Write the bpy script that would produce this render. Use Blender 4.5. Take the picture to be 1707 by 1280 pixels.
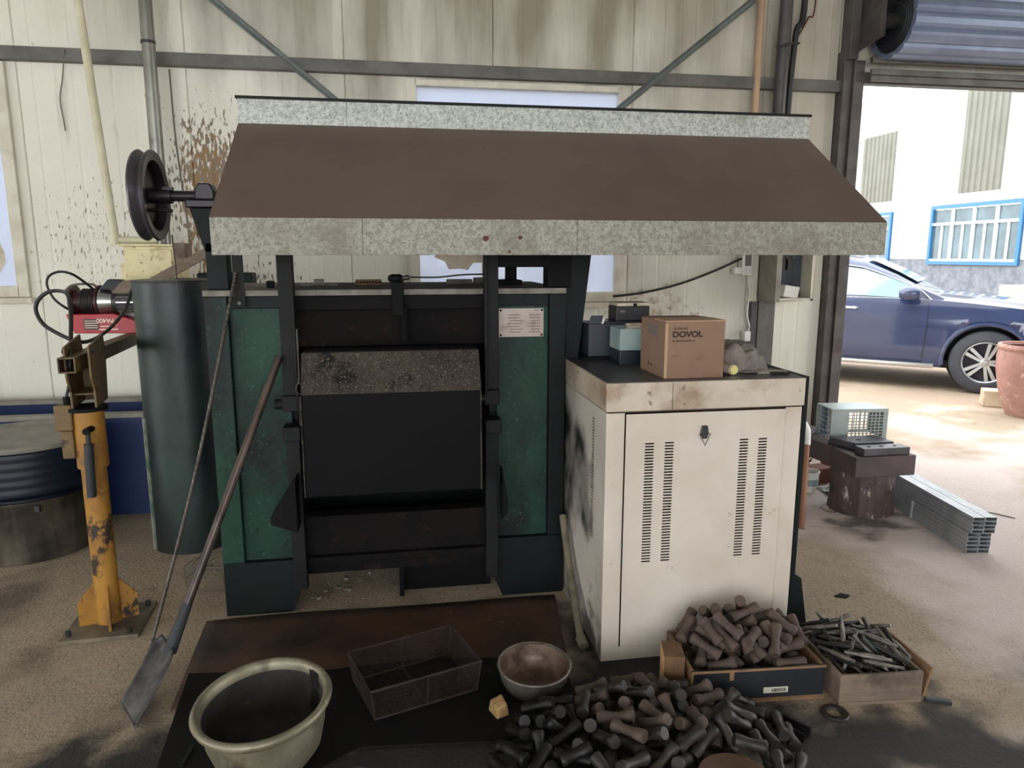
import bpy, bmesh, math, random
import numpy as np
from mathutils import Vector, Matrix, Euler, noise as mnoise

random.seed(7)
SC = bpy.context.scene
COL = SC.collection
for o in list(bpy.data.objects):
    bpy.data.objects.remove(o)

# ---------------------------------------------------------------- camera
F_PX, W_PX, H_PX = 1200.0, 1707.0, 1280.0
CAM_Z, YAW, PITCH = 1.55, math.radians(9.3), math.radians(10.15)
cam_d = bpy.data.cameras.new('camera')
cam_d.sensor_width = 36.0
cam_d.lens = 36.0 * F_PX / W_PX
cam_d.clip_end = 300
cam = bpy.data.objects.new('camera', cam_d)
COL.objects.link(cam)
cam.location = (0, 0, CAM_Z)
cam.rotation_euler = (math.pi / 2 - PITCH, 0, -YAW)
SC.camera = cam

# ---------------------------------------------------------------- sky and exposure
world = bpy.data.worlds.new('overcast_sky')
SC.world = world
world.use_nodes = True
wn = world.node_tree.nodes
wn['Background'].inputs[0].default_value = (0.93, 0.97, 1.0, 1)
wn['Background'].inputs[1].default_value = 5.6
SC.view_settings.view_transform = 'Standard'
SC.view_settings.look = 'None'
SC.view_settings.gamma = 1.0
SC.view_settings.exposure = 0.0
SC.view_settings.use_curve_mapping = False

# ---------------------------------------------------------------- surveying helper: image point + known depth -> place in the room
_fw = Vector((math.sin(YAW) * math.cos(PITCH), math.cos(YAW) * math.cos(PITCH), -math.sin(PITCH)))
_rt = Vector((math.cos(YAW), -math.sin(YAW), 0))
_up = _rt.cross(_fw)

def at(u, v, y=None, z=None, x=None):
    d = _fw + _rt * ((u - W_PX / 2) / F_PX) - _up * ((v - H_PX / 2) / F_PX)
    if y is not None: t = y / d.y
    elif z is not None: t = (z - CAM_Z) / d.z
    else: t = x / d.x
    return Vector((0, 0, CAM_Z)) + d * t

# ---------------------------------------------------------------- materials
def lin(c):
    return tuple(((v / 255) / 12.92 if v / 255 <= 0.04045 else ((v / 255 + 0.055) / 1.055) ** 2.4) for v in c) + (1.0,)

MATS = {}
def mat(name, base, second=None, scale=6.0, lo=0.4, hi=0.62, rough=0.6, metal=0.0, layers=(), bump=None,
        stretch=(1, 1, 1), spec=0.5, coord='Object', rough_var=0.0, coat=0.0):
    """base/second: sRGB 0-255, mixed by noise; layers: (colour, scale, lo, hi, stretch) noise-masked grime on top"""
    m = bpy.data.materials.new(name)
    m.use_nodes = True
    nt = m.node_tree; N = nt.nodes; L = nt.links
    b = N['Principled BSDF']
    b.inputs['Metallic'].default_value = metal
    b.inputs['Roughness'].default_value = rough
    b.inputs['Specular IOR Level'].default_value = spec
    b.inputs['Coat Weight'].default_value = coat
    tc = N.new('ShaderNodeTexCoord')
    if coord == 'World':
        geo = N.new('ShaderNodeNewGeometry'); src = geo.outputs['Position']
    else:
        src = tc.outputs['Object']
    def noise_fac(sc, l, h, st, off=0.0, detail=6):
        mp = N.new('ShaderNodeMapping'); mp.inputs['Scale'].default_value = st
        mp.inputs['Location'].default_value = (off, off * 1.7, off * 0.6)
        L.new(src, mp.inputs['Vector'])
        t = N.new('ShaderNodeTexNoise'); t.inputs['Scale'].default_value = sc
        t.inputs['Detail'].default_value = detail; t.inputs['Roughness'].default_value = 0.62
        L.new(mp.outputs[0], t.inputs['Vector'])
        r = N.new('ShaderNodeMapRange'); r.inputs['From Min'].default_value = l; r.inputs['From Max'].default_value = h
        L.new(t.outputs['Fac'], r.inputs['Value'])
        return r.outputs[0]
    def mix(fac, a, c):
        x = N.new('ShaderNodeMix'); x.data_type = 'RGBA'
        L.new(fac, x.inputs['Factor'])
        if isinstance(a, tuple): x.inputs['A'].default_value = a
        else: L.new(a, x.inputs['A'])
        x.inputs['B'].default_value = c
        return x.outputs['Result']
    col = lin(base)
    if second is not None:
        col = mix(noise_fac(scale, lo, hi, stretch), col, lin(second))
    for i, ly in enumerate(layers):
        c, sc, l, h = ly[:4]
        st = ly[4] if len(ly) > 4 else (1, 1, 1)
        col = mix(noise_fac(sc, l, h, st, off=3.1 * (i + 1)), col, lin(c))
    if isinstance(col, tuple): b.inputs['Base Color'].default_value = col
    else: L.new(col, b.inputs['Base Color'])
    if rough_var:
        f = noise_fac(scale * 1.3, 0.3, 0.7, (1, 1, 1), off=9)
        r = N.new('ShaderNodeMapRange'); r.inputs['To Min'].default_value = rough - rough_var; r.inputs['To Max'].default_value = rough + rough_var
        L.new(f, r.inputs['Value']); L.new(r.outputs[0], b.inputs['Roughness'])
    if bump:
        f = noise_fac(bump[0], 0.2, 0.8, (1, 1, 1), off=5)
        bp = N.new('ShaderNodeBump'); bp.inputs['Strength'].default_value = bump[1]; bp.inputs['Distance'].default_value = bump[2] if len(bump) > 2 else 0.01
        L.new(f, bp.inputs['Height']); L.new(bp.outputs[0], b.inputs['Normal'])
    MATS[name] = m
    return m

def blotch(m, spots):
    """stains and painted light or shade with a place of their own on a world-fixed surface: (centre, radii, colour, strength, noise scale, lo, hi, stretch)"""
    nt = m.node_tree; N = nt.nodes; L = nt.links
    b = N['Principled BSDF']
    lk = [l for l in L if l.to_socket == b.inputs['Base Color']]
    cur = lk[0].from_socket
    geo = N.new('ShaderNodeNewGeometry')
    for (c, rad, colr, strength, sc, lo, hi, st) in spots:
        sub = N.new('ShaderNodeVectorMath'); sub.operation = 'SUBTRACT'; L.new(geo.outputs['Position'], sub.inputs[0]); sub.inputs[1].default_value = c
        dv = N.new('ShaderNodeVectorMath'); dv.operation = 'DIVIDE'; L.new(sub.outputs[0], dv.inputs[0]); dv.inputs[1].default_value = rad
        ln = N.new('ShaderNodeVectorMath'); ln.operation = 'LENGTH'; L.new(dv.outputs[0], ln.inputs[0])
        mr = N.new('ShaderNodeMapRange'); mr.interpolation_type = 'SMOOTHSTEP'
        mr.inputs['From Min'].default_value = 1.0; mr.inputs['From Max'].default_value = 0.0
        L.new(ln.outputs['Value'], mr.inputs['Value'])
        mp = N.new('ShaderNodeMapping'); mp.inputs['Scale'].default_value = st; L.new(geo.outputs['Position'], mp.inputs['Vector'])
        t = N.new('ShaderNodeTexNoise'); t.inputs['Scale'].default_value = sc; t.inputs['Detail'].default_value = 5; L.new(mp.outputs[0], t.inputs['Vector'])
        # threshold falls towards the spot's centre
        ad = N.new('ShaderNodeMath'); ad.operation = 'MULTIPLY_ADD'; L.new(mr.outputs[0], ad.inputs[0]); ad.inputs[1].default_value = 0.35; L.new(t.outputs['Fac'], ad.inputs[2])
        r2 = N.new('ShaderNodeMapRange'); r2.inputs['From Min'].default_value = lo; r2.inputs['From Max'].default_value = hi
        r2.inputs['To Max'].default_value = strength
        L.new(ad.outputs[0], r2.inputs['Value'])
        ed = N.new('ShaderNodeMath'); ed.operation = 'MULTIPLY'; ed.use_clamp = True; L.new(mr.outputs[0], ed.inputs[0]); ed.inputs[1].default_value = 6.0
        fm = N.new('ShaderNodeMath'); fm.operation = 'MULTIPLY'; L.new(r2.outputs[0], fm.inputs[0]); L.new(ed.outputs[0], fm.inputs[1])
        x = N.new('ShaderNodeMix'); x.data_type = 'RGBA'; L.new(fm.outputs[0], x.inputs['Factor']); L.new(cur, x.inputs['A']); x.inputs['B'].default_value = lin(colr)
        cur = x.outputs['Result']
    L.new(cur, b.inputs['Base Color'])

def glass_mat(name, tint, clear=0.6, rough=0.05):
    m = bpy.data.materials.new(name); m.use_nodes = True
    nt = m.node_tree; N = nt.nodes; L = nt.links
    out = N['Material Output']; p = N['Principled BSDF']
    p.inputs['Base Color'].default_value = lin(tint); p.inputs['Roughness'].default_value = rough
    tr = N.new('ShaderNodeBsdfTransparent'); tl = N.new('ShaderNodeBsdfTranslucent'); tl.inputs['Color'].default_value = lin(tint)
    m1 = N.new('ShaderNodeMixShader'); m1.inputs[0].default_value = 0.5
    L.new(p.outputs[0], m1.inputs[1]); L.new(tl.outputs[0], m1.inputs[2])
    m2 = N.new('ShaderNodeMixShader'); m2.inputs[0].default_value = clear
    L.new(m1.outputs[0], m2.inputs[1]); L.new(tr.outputs[0], m2.inputs[2])
    L.new(m2.outputs[0], out.inputs['Surface'])
    MATS[name] = m
    return m

wall_m = mat('cream_sandwich_panel', (226, 222, 208), (212, 207, 192), 1.3, 0.35, 0.7, rough=0.45, coord='World',
    layers=[((150, 140, 118), 2.2, 0.60, 0.90, (2.5, 1, 0.5)), ((88, 76, 60), 26, 0.70, 0.75, (2.0, 1, 0.55))])
blotch(wall_m, [
    ((-1.15, 5.2, 2.0), (0.55, 1, 0.85), (98, 74, 40), 0.9, 36, 0.72, 0.78, (1.5, 1, 0.55)),
    ((-1.20, 5.2, 1.85), (0.34, 1, 0.95), (134, 98, 46), 0.95, 24, 0.69, 0.80, (2.2, 1, 0.6)),
    ((-1.9, 5.2, 1.6), (1.6, 1, 1.6), (110, 98, 80), 0.8, 40, 0.92, 0.97, (1.6, 1, 0.5)),
    ((-1.0, 5.2, 1.1), (1.0, 1, 0.9), (84, 72, 54), 0.85, 30, 0.78, 0.83, (2.2, 1, 0.7)),
    ((1.9, 5.2, 1.1), (0.75, 1, 0.45), (140, 112, 78), 0.8, 18, 0.74, 0.95, (1, 1, 1)),
    ((2.7, 5.2, 2.6), (2.2, 1, 2.2), (150, 138, 122), 0.6, 1.2, 0.55, 0.95, (1, 1, 1)),
    ((0.9, 5.2, 3.6), (3.8, 1, 1.6), (116, 106, 86), 0.85, 1.4, 0.46, 0.88, (3, 1, 0.5))])  # smoke-brown upper wall, with shade towards the top painted in
mat('window_frame_white', (214, 208, 192), (190, 180, 160), 9, 0.4, 0.7, rough=0.5)
mat('girt_grey', (104, 101, 96), (84, 82, 78), 5, rough=0.5, metal=0.25)
mat('brace_grey', (104, 110, 106), (84, 88, 86), 5, rough=0.5, metal=0.25)
mat('jamb_steel', (92, 86, 84), (70, 62, 60), 4, rough=0.5, metal=0.3, layers=[((120, 92, 78), 6, 0.62, 0.75)])
glass_mat('window_glass', (186, 196, 220), 0.35)
mat('unseen_ceiling_sheet', (168, 170, 168), (150, 150, 148), 2, rough=0.6)
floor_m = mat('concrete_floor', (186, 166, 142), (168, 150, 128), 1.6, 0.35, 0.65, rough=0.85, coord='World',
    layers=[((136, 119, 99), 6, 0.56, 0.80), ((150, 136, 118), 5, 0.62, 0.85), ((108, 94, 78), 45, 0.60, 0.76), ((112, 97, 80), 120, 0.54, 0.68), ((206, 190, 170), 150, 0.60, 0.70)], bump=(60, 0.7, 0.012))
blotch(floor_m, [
    ((4.1, 2.9, 0), (3.9, 5.4, 1), (214, 198, 190), 1.0, 1.2, 0.56, 0.72, (1, 1, 1)),  # pinkish concrete, lightened in colour for the daylight by the doorway
    ((15.0, 11.0, 0), (17, 15, 1), (172, 150, 130), 1.0, 0.8, 0.58, 0.70, (1, 1, 1)),
    ((0.5, 2.0, 0), (1.9, 1.35, 1), (34, 31, 30), 1.0, 3.0, 0.56, 0.74, (1, 1, 1)),  # sooty floor, with the foreground shade painted in as well
    ((1.2, 1.2, 0), (2.6, 1.45, 1), (50, 45, 42), 0.97, 3.0, 0.56, 0.78, (1, 1, 1)),  # foreground shade carried on to the right in the floor colour
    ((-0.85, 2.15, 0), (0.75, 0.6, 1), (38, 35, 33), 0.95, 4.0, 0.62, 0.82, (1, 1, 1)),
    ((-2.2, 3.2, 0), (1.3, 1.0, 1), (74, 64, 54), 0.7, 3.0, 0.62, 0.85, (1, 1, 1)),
    ((2.72, 3.65, 0), (0.6, 0.42, 1), (72, 64, 60), 0.8, 5.7, 0.66, 0.86, (1, 1, 1))])  # cast shadow of the stump, painted into the floor colour
mat('hood_brown', (104, 87, 77), (94, 79, 70), 2, rough=0.42, layers=[((80, 66, 58), 14, 0.68, 0.75)], spec=0.4)
mat('hood_galvanised', (190, 193, 186), (158, 161, 154), 70, 0.42, 0.6, rough=0.55, metal=0.2,
    layers=[((112, 114, 106), 130, 0.56, 0.64), ((132, 130, 114), 3, 0.6, 0.8)])
mat('hood_band_dirty', (158, 155, 144), (128, 125, 114), 75, 0.42, 0.6, rough=0.6, metal=0.1,
    layers=[((84, 80, 72), 140, 0.56, 0.64), ((112, 104, 90), 3, 0.5, 0.75), ((70, 62, 54), 30, 0.68, 0.74)])
mat('rust_spot', (92, 52, 44), (70, 40, 34), 20, rough=0.8)
mat('furnace_green', (28, 64, 51), (20, 48, 40), 4, 0.35, 0.65, rough=0.55, spec=0.3,
    layers=[((9, 15, 16), 2.2, 0.46, 0.64, (1.4, 1, 0.7)), ((52, 92, 76), 60, 0.60, 0.72), ((10, 17, 17), 18, 0.62, 0.72, (2, 1, 0.6))], bump=(40, 0.15, 0.004))
mat('furnace_dark_green', (15, 25, 24), (10, 14, 16), 5, rough=0.6, spec=0.25, layers=[((24, 40, 36), 9, 0.60, 0.74)])
mat('soot_black', (9, 9, 10), (6, 6, 8), 6, rough=0.7, spec=0.2, layers=[((28, 26, 26), 40, 0.66, 0.76)], bump=(60, 0.3, 0.004))
mat('soot_rust', (24, 15, 13), (12, 10, 11), 4, rough=0.8, spec=0.2, layers=[((54, 34, 26), 14, 0.60, 0.72), ((9, 9, 11), 5, 0.5, 0.65)], bump=(50, 0.4, 0.006))
mat('post_black', (22, 22, 24), (15, 15, 17), 7, rough=0.6, spec=0.25, layers=[((44, 42, 40), 40, 0.66, 0.74)])
mat('door_plate', (10, 9, 12), (7, 7, 10), 3, rough=0.6, spec=0.12, layers=[((18, 16, 16), 20, 0.64, 0.72)])
mat('door_slope', (70, 62, 54), (50, 44, 39), 5, rough=0.8, spec=0.25, layers=[((18, 16, 16), 4.5, 0.52, 0.60), ((112, 100, 86), 120, 0.55, 0.66), ((26, 22, 21), 60, 0.60, 0.68)], bump=(50, 0.3, 0.004))
mat('dusty_top', (140, 134, 124), (110, 104, 96), 10, rough=0.85)
mat('nameplate', (186, 170, 164), (168, 154, 140), 14, rough=0.5, metal=0.2, layers=[((112, 84, 66), 16, 0.60, 0.72)])
mat('nameplate_print', (104, 88, 80), rough=0.7)
mat('cabinet_cream', (214, 203, 191), (202, 190, 176), 2.2, rough=0.42,
    layers=[((178, 150, 122), 3.2, 0.58, 0.82), ((160, 140, 116), 14, 0.66, 0.78), ((92, 76, 62), 60, 0.71, 0.76), ((120, 104, 90), 9, 0.70, 0.76, (1, 1, 0.2))])
mat('cabinet_lid', (204, 191, 176), (184, 168, 150), 3.5, rough=0.45,
    layers=[((138, 108, 78), 4, 0.52, 0.72), ((100, 80, 62), 22, 0.62, 0.72), ((80, 60, 46), 60, 0.68, 0.74)])
mat('cabinet_top', (80, 76, 78), (64, 60, 62), 12, rough=0.35, layers=[((120, 114, 112), 60, 0.58, 0.68)])
cab_side = mat('cabinet_side', (208, 197, 186), (190, 180, 168), 2.2, rough=0.45,
    layers=[((160, 144, 126), 4, 0.58, 0.8), ((92, 76, 62), 50, 0.68, 0.75)])
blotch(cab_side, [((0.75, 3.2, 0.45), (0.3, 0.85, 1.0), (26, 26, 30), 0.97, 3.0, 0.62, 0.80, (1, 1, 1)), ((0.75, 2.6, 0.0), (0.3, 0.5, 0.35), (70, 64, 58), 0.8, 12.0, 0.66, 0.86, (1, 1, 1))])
mat('black_inside', (12, 12, 13), rough=0.9)
mat('seam_dark', (60, 44, 36), rough=0.8)
mat('steel_dark', (74, 72, 72), (58, 56, 56), 12, rough=0.4, metal=0.6)
mat('cardboard', (140, 112, 92), (130, 102, 84), 3, rough=0.85, layers=[((112, 88, 70), 10, 0.62, 0.75)])
mat('cardboard_edge', (178, 148, 120), rough=0.85)
mat('print_dark', (52, 38, 34), rough=0.8)
mat('print_blue', (96, 110, 118), rough=0.8)
mat('bin_plastic', (150, 166, 160), (130, 150, 150), 6, rough=0.35)
mat('navy_plastic', (34, 42, 54), (26, 32, 42), 5, rough=0.35)
mat('dark_box', (46, 50, 58), (36, 38, 46), 5, rough=0.5, layers=[((92, 82, 74), 8, 0.64, 0.74)])
mat('cream_case', (214, 200, 176), (190, 172, 148), 8, rough=0.6)
mat('case_black', (44, 42, 42), (30, 30, 34), 5, rough=0.5, layers=[((100, 84, 64), 8, 0.64, 0.72)])
mat('white_plastic', (228, 226, 220), (212, 208, 200), 8, rough=0.4)
mat('rag_grey', (140, 130, 122), (108, 100, 94), 14, rough=0.9, bump=(30, 0.5, 0.01))
mat('rag_pale', (190, 180, 160), (160, 150, 130), 14, rough=0.9)
mat('yellow_cap', (216, 204, 130), rough=0.4)
mat('blue_green_box', (40, 66, 78), (34, 54, 66), 6, rough=0.5)
mat('cable_black', (32, 31, 31), rough=0.55)
mat('cable_grey', (104, 96, 88), rough=0.55)
mat('cable_white', (224, 222, 216), rough=0.5)
mat('pipe_steel', (148, 148, 140), (120, 118, 110), 5, rough=0.35, metal=0.6, stretch=(1, 1, 0.3), layers=[((104, 96, 84), 4, 0.58, 0.7)])
mat('pipe_cream', (212, 206, 178), (194, 186, 156), 5, rough=0.4)
mat('pipe_timber', (182, 152, 122), (160, 130, 104), 5, rough=0.6, stretch=(3, 3, 0.3))
mat('conduit_dark', (86, 80, 80), (66, 62, 64), 5, rough=0.4, metal=0.3)
mat('cream_box', (226, 214, 168), (208, 194, 146), 6, rough=0.55, layers=[((120, 96, 52), 30, 0.60, 0.68), ((150, 120, 66), 7, 0.60, 0.74)])
mat('tank_green', (40, 60, 55), (32, 46, 44), 3, rough=0.42, layers=[((16, 20, 23), 1.8, 0.42, 0.58, (2, 2, 0.5)), ((104, 114, 98), 40, 0.68, 0.74)], bump=(14, 0.15, 0.01))
mat('tank_band', (132, 138, 120), (70, 96, 84), 16, 0.4, 0.6, rough=0.7, layers=[((150, 96, 76), 12, 0.62, 0.70)])
mat('hoist_yellow', (170, 122, 44), (148, 102, 38), 6, rough=0.55, layers=[((120, 84, 44), 7, 0.50, 0.66), ((46, 34, 26), 9, 0.58, 0.63, (1, 1, 0.7)), ((188, 140, 60), 30, 0.64, 0.7)])
mat('hoist_olive', (112, 88, 50), (88, 69, 42), 6, rough=0.55, layers=[((40, 26, 23), 10, 0.57, 0.63), ((146, 102, 50), 20, 0.62, 0.7)])
mat('hoist_red', (176, 26, 40), (160, 22, 36), 5, rough=0.35)
mat('drum_maroon', (76, 38, 40), (56, 30, 32), 8, rough=0.4, metal=0.3)
mat('hoist_aluminium', (190, 190, 188), (160, 160, 160), 8, rough=0.25, metal=0.9)
mat('hoist_dark_rope', (46, 36, 36), (30, 26, 28), 40, rough=0.5)
mat('label_black', (46, 42, 40), rough=0.5)
mat('letter_cream', (236, 210, 190), rough=0.6)
mat('drum_navy', (12, 21, 42), (9, 17, 34), 4, rough=0.5, layers=[((20, 28, 42), 6, 0.55, 0.7)])
mat('tub_rim_grey', (146, 140, 128), (120, 114, 104), 6, rough=0.6)
mat('tub_blue', (9, 40, 92), (8, 36, 84), 3, rough=0.5)
mat('stainless', (126, 118, 105), (92, 86, 78), 3, rough=0.38, metal=0.7, stretch=(3, 3, 0.3), layers=[((44, 41, 38), 2.2, 0.46, 0.64)])
mat('sheave_iron', (50, 45, 48), (38, 34, 38), 7, rough=0.38, metal=0.5)
mat('sheave_rim', (96, 92, 98), (80, 76, 82), 8, rough=0.35, metal=0.6)
mat('rope_wire', (72, 68, 64), rough=0.5, metal=0.4)
mat('rebar_steel', (96, 90, 84), (70, 64, 60), 16, rough=0.38, metal=0.7)
mat('shovel_handle', (92, 78, 70), (60, 50, 46), 5, rough=0.32, metal=0.4, stretch=(2, 2, 0.3))
mat('shovel_blade', (104, 102, 102), (70, 68, 69), 14, rough=0.30, metal=0.7, bump=(90, 0.25, 0.003))
mat('plate_rusty', (92, 68, 52), (72, 54, 43), 3, rough=0.55, metal=0.1, layers=[((136, 98, 70), 26, 0.63, 0.73), ((36, 31, 29), 2.2, 0.52, 0.70)])
mat('plate_sooty', (20, 18, 17), (14, 13, 13), 4, rough=0.7, spec=0.25, layers=[((34, 30, 26), 9, 0.58, 0.72)], bump=(60, 0.2, 0.003))
mat('basin_aluminium', (150, 142, 122), (122, 114, 96), 5, rough=0.45, metal=0.4, layers=[((82, 74, 60), 6, 0.54, 0.68), ((60, 54, 45), 60, 0.66, 0.73), ((178, 170, 152), 30, 0.64, 0.72)])
mat('basin_inside', (58, 54, 50), (38, 35, 33), 8, rough=0.7, metal=0.2, layers=[((96, 92, 88), 14, 0.62, 0.72)])
mat('basin_tar', (26, 25, 26), rough=0.5)
mat('pan_aluminium', (150, 144, 134), (120, 114, 106), 7, rough=0.36, metal=0.7, layers=[((84, 76, 68), 9, 0.58, 0.7)])
mat('pan_inside', (140, 118, 104), (96, 80, 70), 14, rough=0.42, metal=0.5)
mat('basket_wire', (64, 50, 46), (48, 38, 36), 14, rough=0.55, metal=0.4)
mat('brick_tan', (192, 156, 108), (170, 132, 88), 22, rough=0.85, layers=[((112, 78, 50), 26, 0.62, 0.7)], bump=(60, 0.6, 0.01))
mat('crate_timber', (150, 116, 84), (126, 96, 70), 4, rough=0.8, stretch=(1, 5, 5), layers=[((84, 64, 50), 6, 0.55, 0.72), ((60, 48, 42), 3, 0.56, 0.72)])
mat('crate_timber_grey', (134, 116, 100), (110, 94, 82), 4, rough=0.8, stretch=(1, 5, 5), layers=[((82, 70, 62), 5, 0.52, 0.70)])
mat('crate_black_face', (34, 36, 42), (26, 28, 34), 5, rough=0.55, layers=[((62, 58, 58), 16, 0.64, 0.72)])
mat('block_timber', (120, 90, 60), (100, 74, 50), 4, rough=0.8, stretch=(6, 6, 1), layers=[((70, 54, 40), 5, 0.55, 0.7)])
mat('block_end', (204, 164, 112), (176, 134, 86), 12, rough=0.8)
mat('label_paper', (206, 202, 184), rough=0.7)
mat('forging_brown', (88, 72, 62), (68, 56, 49), 14, rough=0.75, metal=0.05, layers=[((50, 42, 38), 16, 0.56, 0.68)])
mat('forging_dark', (50, 45, 41), (34, 31, 29), 14, rough=0.5, metal=0.2, layers=[((76, 64, 55), 20, 0.58, 0.7)])
mat('forging_black', (31, 29, 28), (21, 20, 20), 14, rough=0.48, metal=0.25)
mat('rod_steel', (124, 116, 108), (72, 67, 63), 16, rough=0.42, metal=0.3, layers=[((112, 88, 72), 12, 0.58, 0.7)])
mat('sheet_green_dark', (12, 20, 21), (8, 12, 14), 5, rough=0.6, spec=0.25)
mat('pipe_bent', (120, 110, 92), (90, 82, 68), 9, rough=0.6)
mat('shutter_slat', (122, 134, 158), (108, 120, 144), 4, rough=0.35, metal=0.3)
mat('shutter_dark', (44, 46, 50), (32, 34, 38), 12, rough=0.6)
mat('facade_white', (188, 187, 179), (180, 177, 166), 1.5, rough=0.6, layers=[((176, 154, 118), 1.6, 0.58, 0.80, (3, 3, 0.3))])
mat('facade_skylight', (108, 109, 98), (98, 99, 88), 2, rough=0.5)
mat('facade_base', (122, 126, 134), (98, 103, 112), 5, 0.4, 0.6, rough=0.9)
mat('frame_blue', (44, 104, 152), rough=0.45)
mat('frame_white', (226, 236, 240), rough=0.4)
mat('facade_glass', (84, 104, 112), (64, 78, 84), 1.5, rough=0.08)
mat('car_paint', (50, 62, 98), (47, 58, 92), 2, rough=0.16, coat=0.6, spec=0.7)
mat('car_glass', (150, 180, 190), rough=0.06, spec=0.8)
mat('chrome', (220, 224, 228), rough=0.16, metal=0.9)
mat('tyre_rubber', (70, 72, 80), (60, 62, 70), 8, rough=0.75)
mat('alloy', (190, 194, 196), rough=0.28, metal=0.8)
mat('car_black', (24, 25, 28), rough=0.7)  # plain black for seams, mirror arm, wheel wells and underbody
mat('lamp_glass', (214, 222, 230), rough=0.1)
mat('clay_pot', (170, 128, 116), (148, 108, 98), 6, rough=0.7, layers=[((190, 158, 144), 14, 0.58, 0.7)])
mat('stone_pale', (214, 196, 170), (190, 170, 146), 9, rough=0.85)
mat('anvil_steel', (92, 76, 76), (76, 64, 66), 5, rough=0.55, metal=0.2)
mat('plate_steel', (96, 94, 98), (80, 78, 82), 7, rough=0.4, metal=0.4)
mat('stump_bark', (92, 76, 72), (72, 58, 56), 5, rough=0.75, stretch=(4, 4, 0.4), layers=[((188, 178, 168), 9, 0.56, 0.63, (1.5, 1.5, 0.6)), ((52, 40, 40), 5, 0.56, 0.7)])
mat('cage_sheet', (176, 186, 184), (160, 170, 168), 7, rough=0.4, metal=0.3)
mat('tube_galv', (176, 180, 184), (146, 150, 156), 6, rough=0.35, metal=0.3, stretch=(5, 1, 5))
mat('tube_inside', (60, 62, 70), rough=0.6, metal=0.4)
mat('rust_box', (124, 74, 58), (104, 62, 50), 8, rough=0.75)
mat('swarf', (74, 62, 62), (54, 46, 46), 30, rough=0.7)
mat('handle_wood', (146, 100, 74), (124, 84, 62), 5, rough=0.6)
mat('foil_white', (214, 214, 214), (180, 184, 190), 12, rough=0.4)
mat('board_electric', (70, 74, 84), (58, 60, 68), 6, rough=0.5)
mat('film_torn', (206, 196, 180), (186, 170, 146), 10, rough=0.7)

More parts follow.
